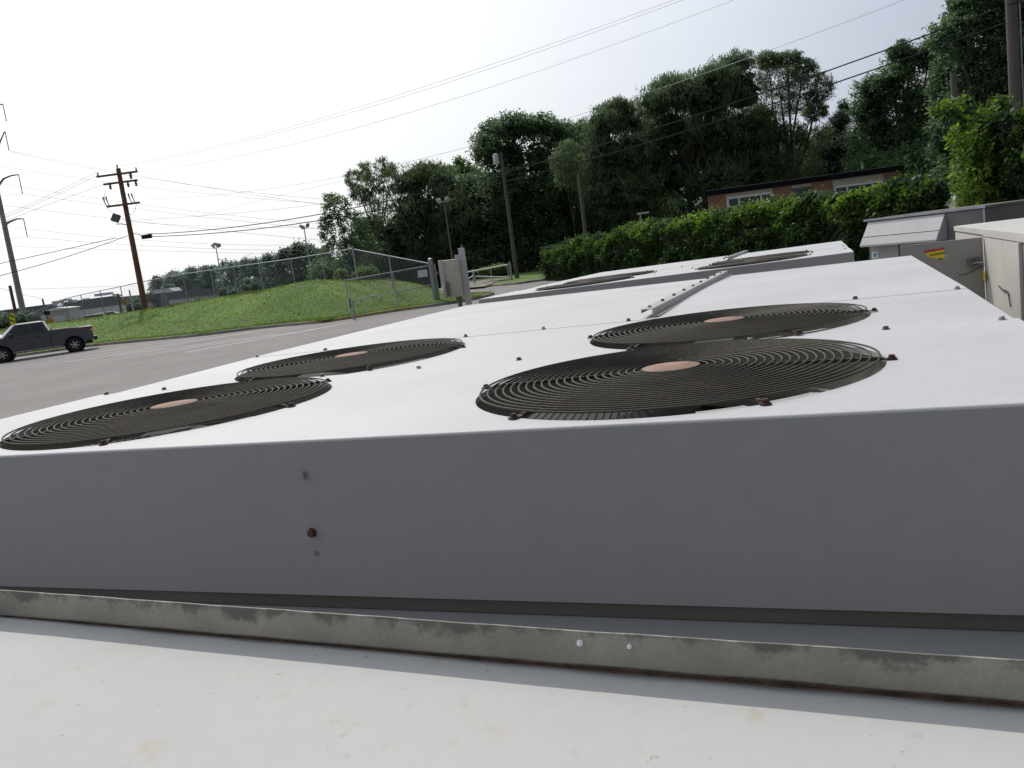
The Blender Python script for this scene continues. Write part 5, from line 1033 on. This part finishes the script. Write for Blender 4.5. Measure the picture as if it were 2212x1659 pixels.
b.add([q for (y0_, xb, xt, y1_) in wy for q in (X3((xb, 1.30), y0_), X3((xt, 1.90), y1_))], [(2 * i, 2 * i + 2, 2 * i + 3, 2 * i + 1) for i in range(5)]); b.build('windscreen', MT['screenglass'], tk, smooth=True)
b = MB(); b.add([q for (y0_, xb, xt, y1_) in wy for q in (X3((xt, 1.90), y1_), X3((min(xt, 2.60), 1.965), .34 + (y1_ - .19) / 1.57 * 1.27))], [(2 * i, 2 * i + 2, 2 * i + 3, 2 * i + 1) for i in range(5)]); b.build('roof_front', MT['carpaint'], tk, smooth=True)
b = MB(); b.box((3.62, .12, 1.285), (4.35, 1.83, 1.30), FT_); b.build('bonnet', MT['carpaint'], tk, bevel=.01)
def seam(nm, P, wd=.012, m='plastic', y=-.004):
    for (p, q) in zip(P[:-1], P[1:]):
        b = MB(); d = Vector((q[0] - p[0], 0, q[1] - p[1])).normalized(); n_ = Vector((-d.z, 0, d.x)) * wd / 2
        pp, qq = Vector((p[0], y, p[1])), Vector((q[0], y, q[1])); b.quad(FT_ @ (pp - n_), FT_ @ (qq - n_), FT_ @ (qq + n_), FT_ @ (pp + n_)); b.build(nm, MT[m], tk)
seam('cab_gap', [(1.11, 1.36), (1.11, .50)], .035); seam('door_seam', [(2.03, 1.30), (2.03, .55)], .014); seam('door_seam', [(3.35, 1.30), (3.30, .55)], .014)
for x in (1.66, 2.42):
    b = MB(); b.bevbox((x - .02, -.03, 1.10), (x + .20, -.001, 1.15), .01, FT_); b.build('door_handle', MT['plastic'], tk)
b = MB(); b.bevbox((2.92, -.24, 1.26), (3.08, -.03, 1.46), .03, FT_); b.build('mirror', MT['plastic'], tk)
for y in (-.01, 1.95):
    for (x, nm) in ((0, 'wheel'), (3.55, 'wheel')):
        yy = y + (.02 if y < 1 else -.02); s_ = 1 if y < 1 else -1
        T = FT_ @ Matrix.Translation((x, yy, wr)) @ Matrix.Rotation(R(90 * s_), 4, 'X')
        b = MB(); b.lathe([(.24, -.24), (.36, -.25), (.40, -.20), (.40, -.05), (.37, .005), (.25, .01), (.23, -.03)], 28, T, cap=False); ty = b.build('tyre', MT['rubber'], tk, smooth=True)
        b = MB(); b.lathe([(.0, -.055), (.23, -.055)], 28, T, cap=False); b.build('wheel_well_disc', MT['black'], ty)
        b = MB(); b.lathe([(.245, -.02), (.225, -.005), (.205, -.03)], 28, T, cap=False); b.lathe([(.055, -.04), (.06, .005), (.03, .012), (0, .012)], 14, T, cap=False)
        for q in range(6):
            RM = T @ Matrix.Rotation(R(60 * q + 15), 4, 'Z'); b.bevbox((.03, -.035, -.035), (.225, .035, -.004), .008, RM)
        b.build('rim', MT['rim'], ty, smooth=True)
b = MB(); b.bevbox((-1.18, .02, .52), (-.99, 1.93, .74), .03, FT_); b.build('rear_bumper', MT['plastic'], tk)
b = MB(); b.bevbox((-1.015, -.012, 1.00), (-.89, .16, 1.30), .02, FT_); tl_ = b.build('tail_light', MT['red'], tk)
b = MB(); b.bevbox((-1.016, -.016, 1.09), (-.90, .1, 1.135), .005, FT_); b.build('reversing_lens', MT['whitepaint'], tl_)
b = MB(); b.bevbox((.62, -.05, .43), (3.0, .04, .47), .012, FT_); b.build('side_step', MT['chrome'], tk)
b = MB(); b.box((-.98, -.012, 1.365), (1.06, .03, 1.40), FT_); b.build('bed_rail_cap', MT['chrome'], tk)
for x in (0, 3.55):
    b = MB(); P1 = arch(x, .40, .52, 0, 180, 14); P2 = arch(x, .40, .60, 0, 180, 14); 
    b.add([X3(p, -.03) for p in P1] + [X3(p, -.012) for p in P2], [(i, i + 1, i + 16, i + 15) for i in range(14)]); b.build('fender_flare', MT['carpaint'], tk, smooth=True)
b = MB(); b.lathe([(.0, 0), (.05, .0), (.05, .05)], 10, FT_ @ Matrix.Translation((1.02, .02, 1.42)) @ Matrix.Rotation(R(90), 4, 'X')); b.build('cargo_lamp', MT['plastic'], tk)
b = MB(); b.box((-.9, .3, .38), (4.4, 1.65, .60), FT_); b.build('chassis', MT['black'], tk)
for x in (0, 3.55):
    b = MB(); b.lathe([(.515, 0), (.515, -1.5)], 24, FT_ @ Matrix.Translation((x, .22, .42)) @ Matrix.Rotation(R(90), 4, 'X')); w_ = b.build('wheel_housing', MT['black'], tk)
tlm = FT_ @ Matrix.Translation((-.42, -.006, 1.17)) @ Matrix.Rotation(R(180), 4, 'Z') @ Matrix.Rotation(R(-90), 4, 'X') 
tl2 = Matrix.Translation(-OFF[tk.name]) @ FT_ @ Matrix.Translation((-.36, -.006, 1.20)) @ Matrix(((-1, 0, 0, 0), (0, 0, -1, 0), (0, 1, 0, 0), (0, 0, 0, 1)))
text_mesh('4x4', .16, 'side_decal', MT['signred'], tk, tl2)

# second car, mostly out of frame at the left
def car(label, X, Y, zg, L_, H_, ang_, m, name='parked_car', group=None):
    t = thing(name, label, 'car', (X, Y, zg), None, group); T = Matrix.Translation((X, Y, zg)) @ Matrix.Rotation(ang_, 4, 'Z'); 
    prof = [(-L_ / 2, .35), (-L_ / 2 - .03, .85), (-L_ * .43, H_ * .62), (L_ * .28, H_ * .64), (L_ * .48, H_ * .5), (L_ / 2, .35)]
    b = MB(); b.prism([T @ Vector((p[0], -.88, p[1])) for p in prof], (0, 0, 0), T.to_3x3() @ Vector((0, 1.76, 0))); b.build('body', m, t, bevel=.05)
    g = [(-L_ * .42, H_ * .62), (-L_ * .34, H_ * .95), (L_ * .08, H_ * .97), (L_ * .25, H_ * .64)]
    b = MB(); b.prism([T @ Vector((p[0], -.72, p[1])) for p in g], (0, 0, 0), T.to_3x3() @ Vector((0, 1.44, 0))); b.build('windows', MT['carglass'], t, bevel=.03)
    b = MB(); b.box((-L_ * .35, -.68, H_ * .955), (L_ * .1, .68, H_), T); b.build('roof', MT['whitepaint'] if m != MT['lgrey'] else MT['rim'], t, bevel=.02)
    for x in (-L_ * .31, L_ * .31):
        for y in (-.86, .86): b = MB(); b.lathe([(.2, -.1), (.32, -.1), (.33, 0), (.3, .1), (.2, .1)], 20, T @ Matrix.Translation((x, y, .33)) @ Matrix.Rotation(R(90), 4, 'X')); b.build('wheel', MT['rubber'], t, smooth=True)
    return t
p = at(-8, 702, 50); car('dark vehicle with a pale roof cut off by the left edge behind the truck', p.x - 1.6, 50, p.z - 1.75, 4.6, 1.85, .35, MT['carpaint'])
for i, (px, py, Y, lb) in enumerate(((216, 681, 96, 'silver car roof just showing over the bank, left of the pair'), (240, 676, 98, 'silver car roof just showing over the bank, right of the pair'))):
    p = at(px, py, Y); car(lb, p.x, Y, p.z - 1.25, 4.3, 1.42, .2, MT['lgrey'], group='cars behind the bank')
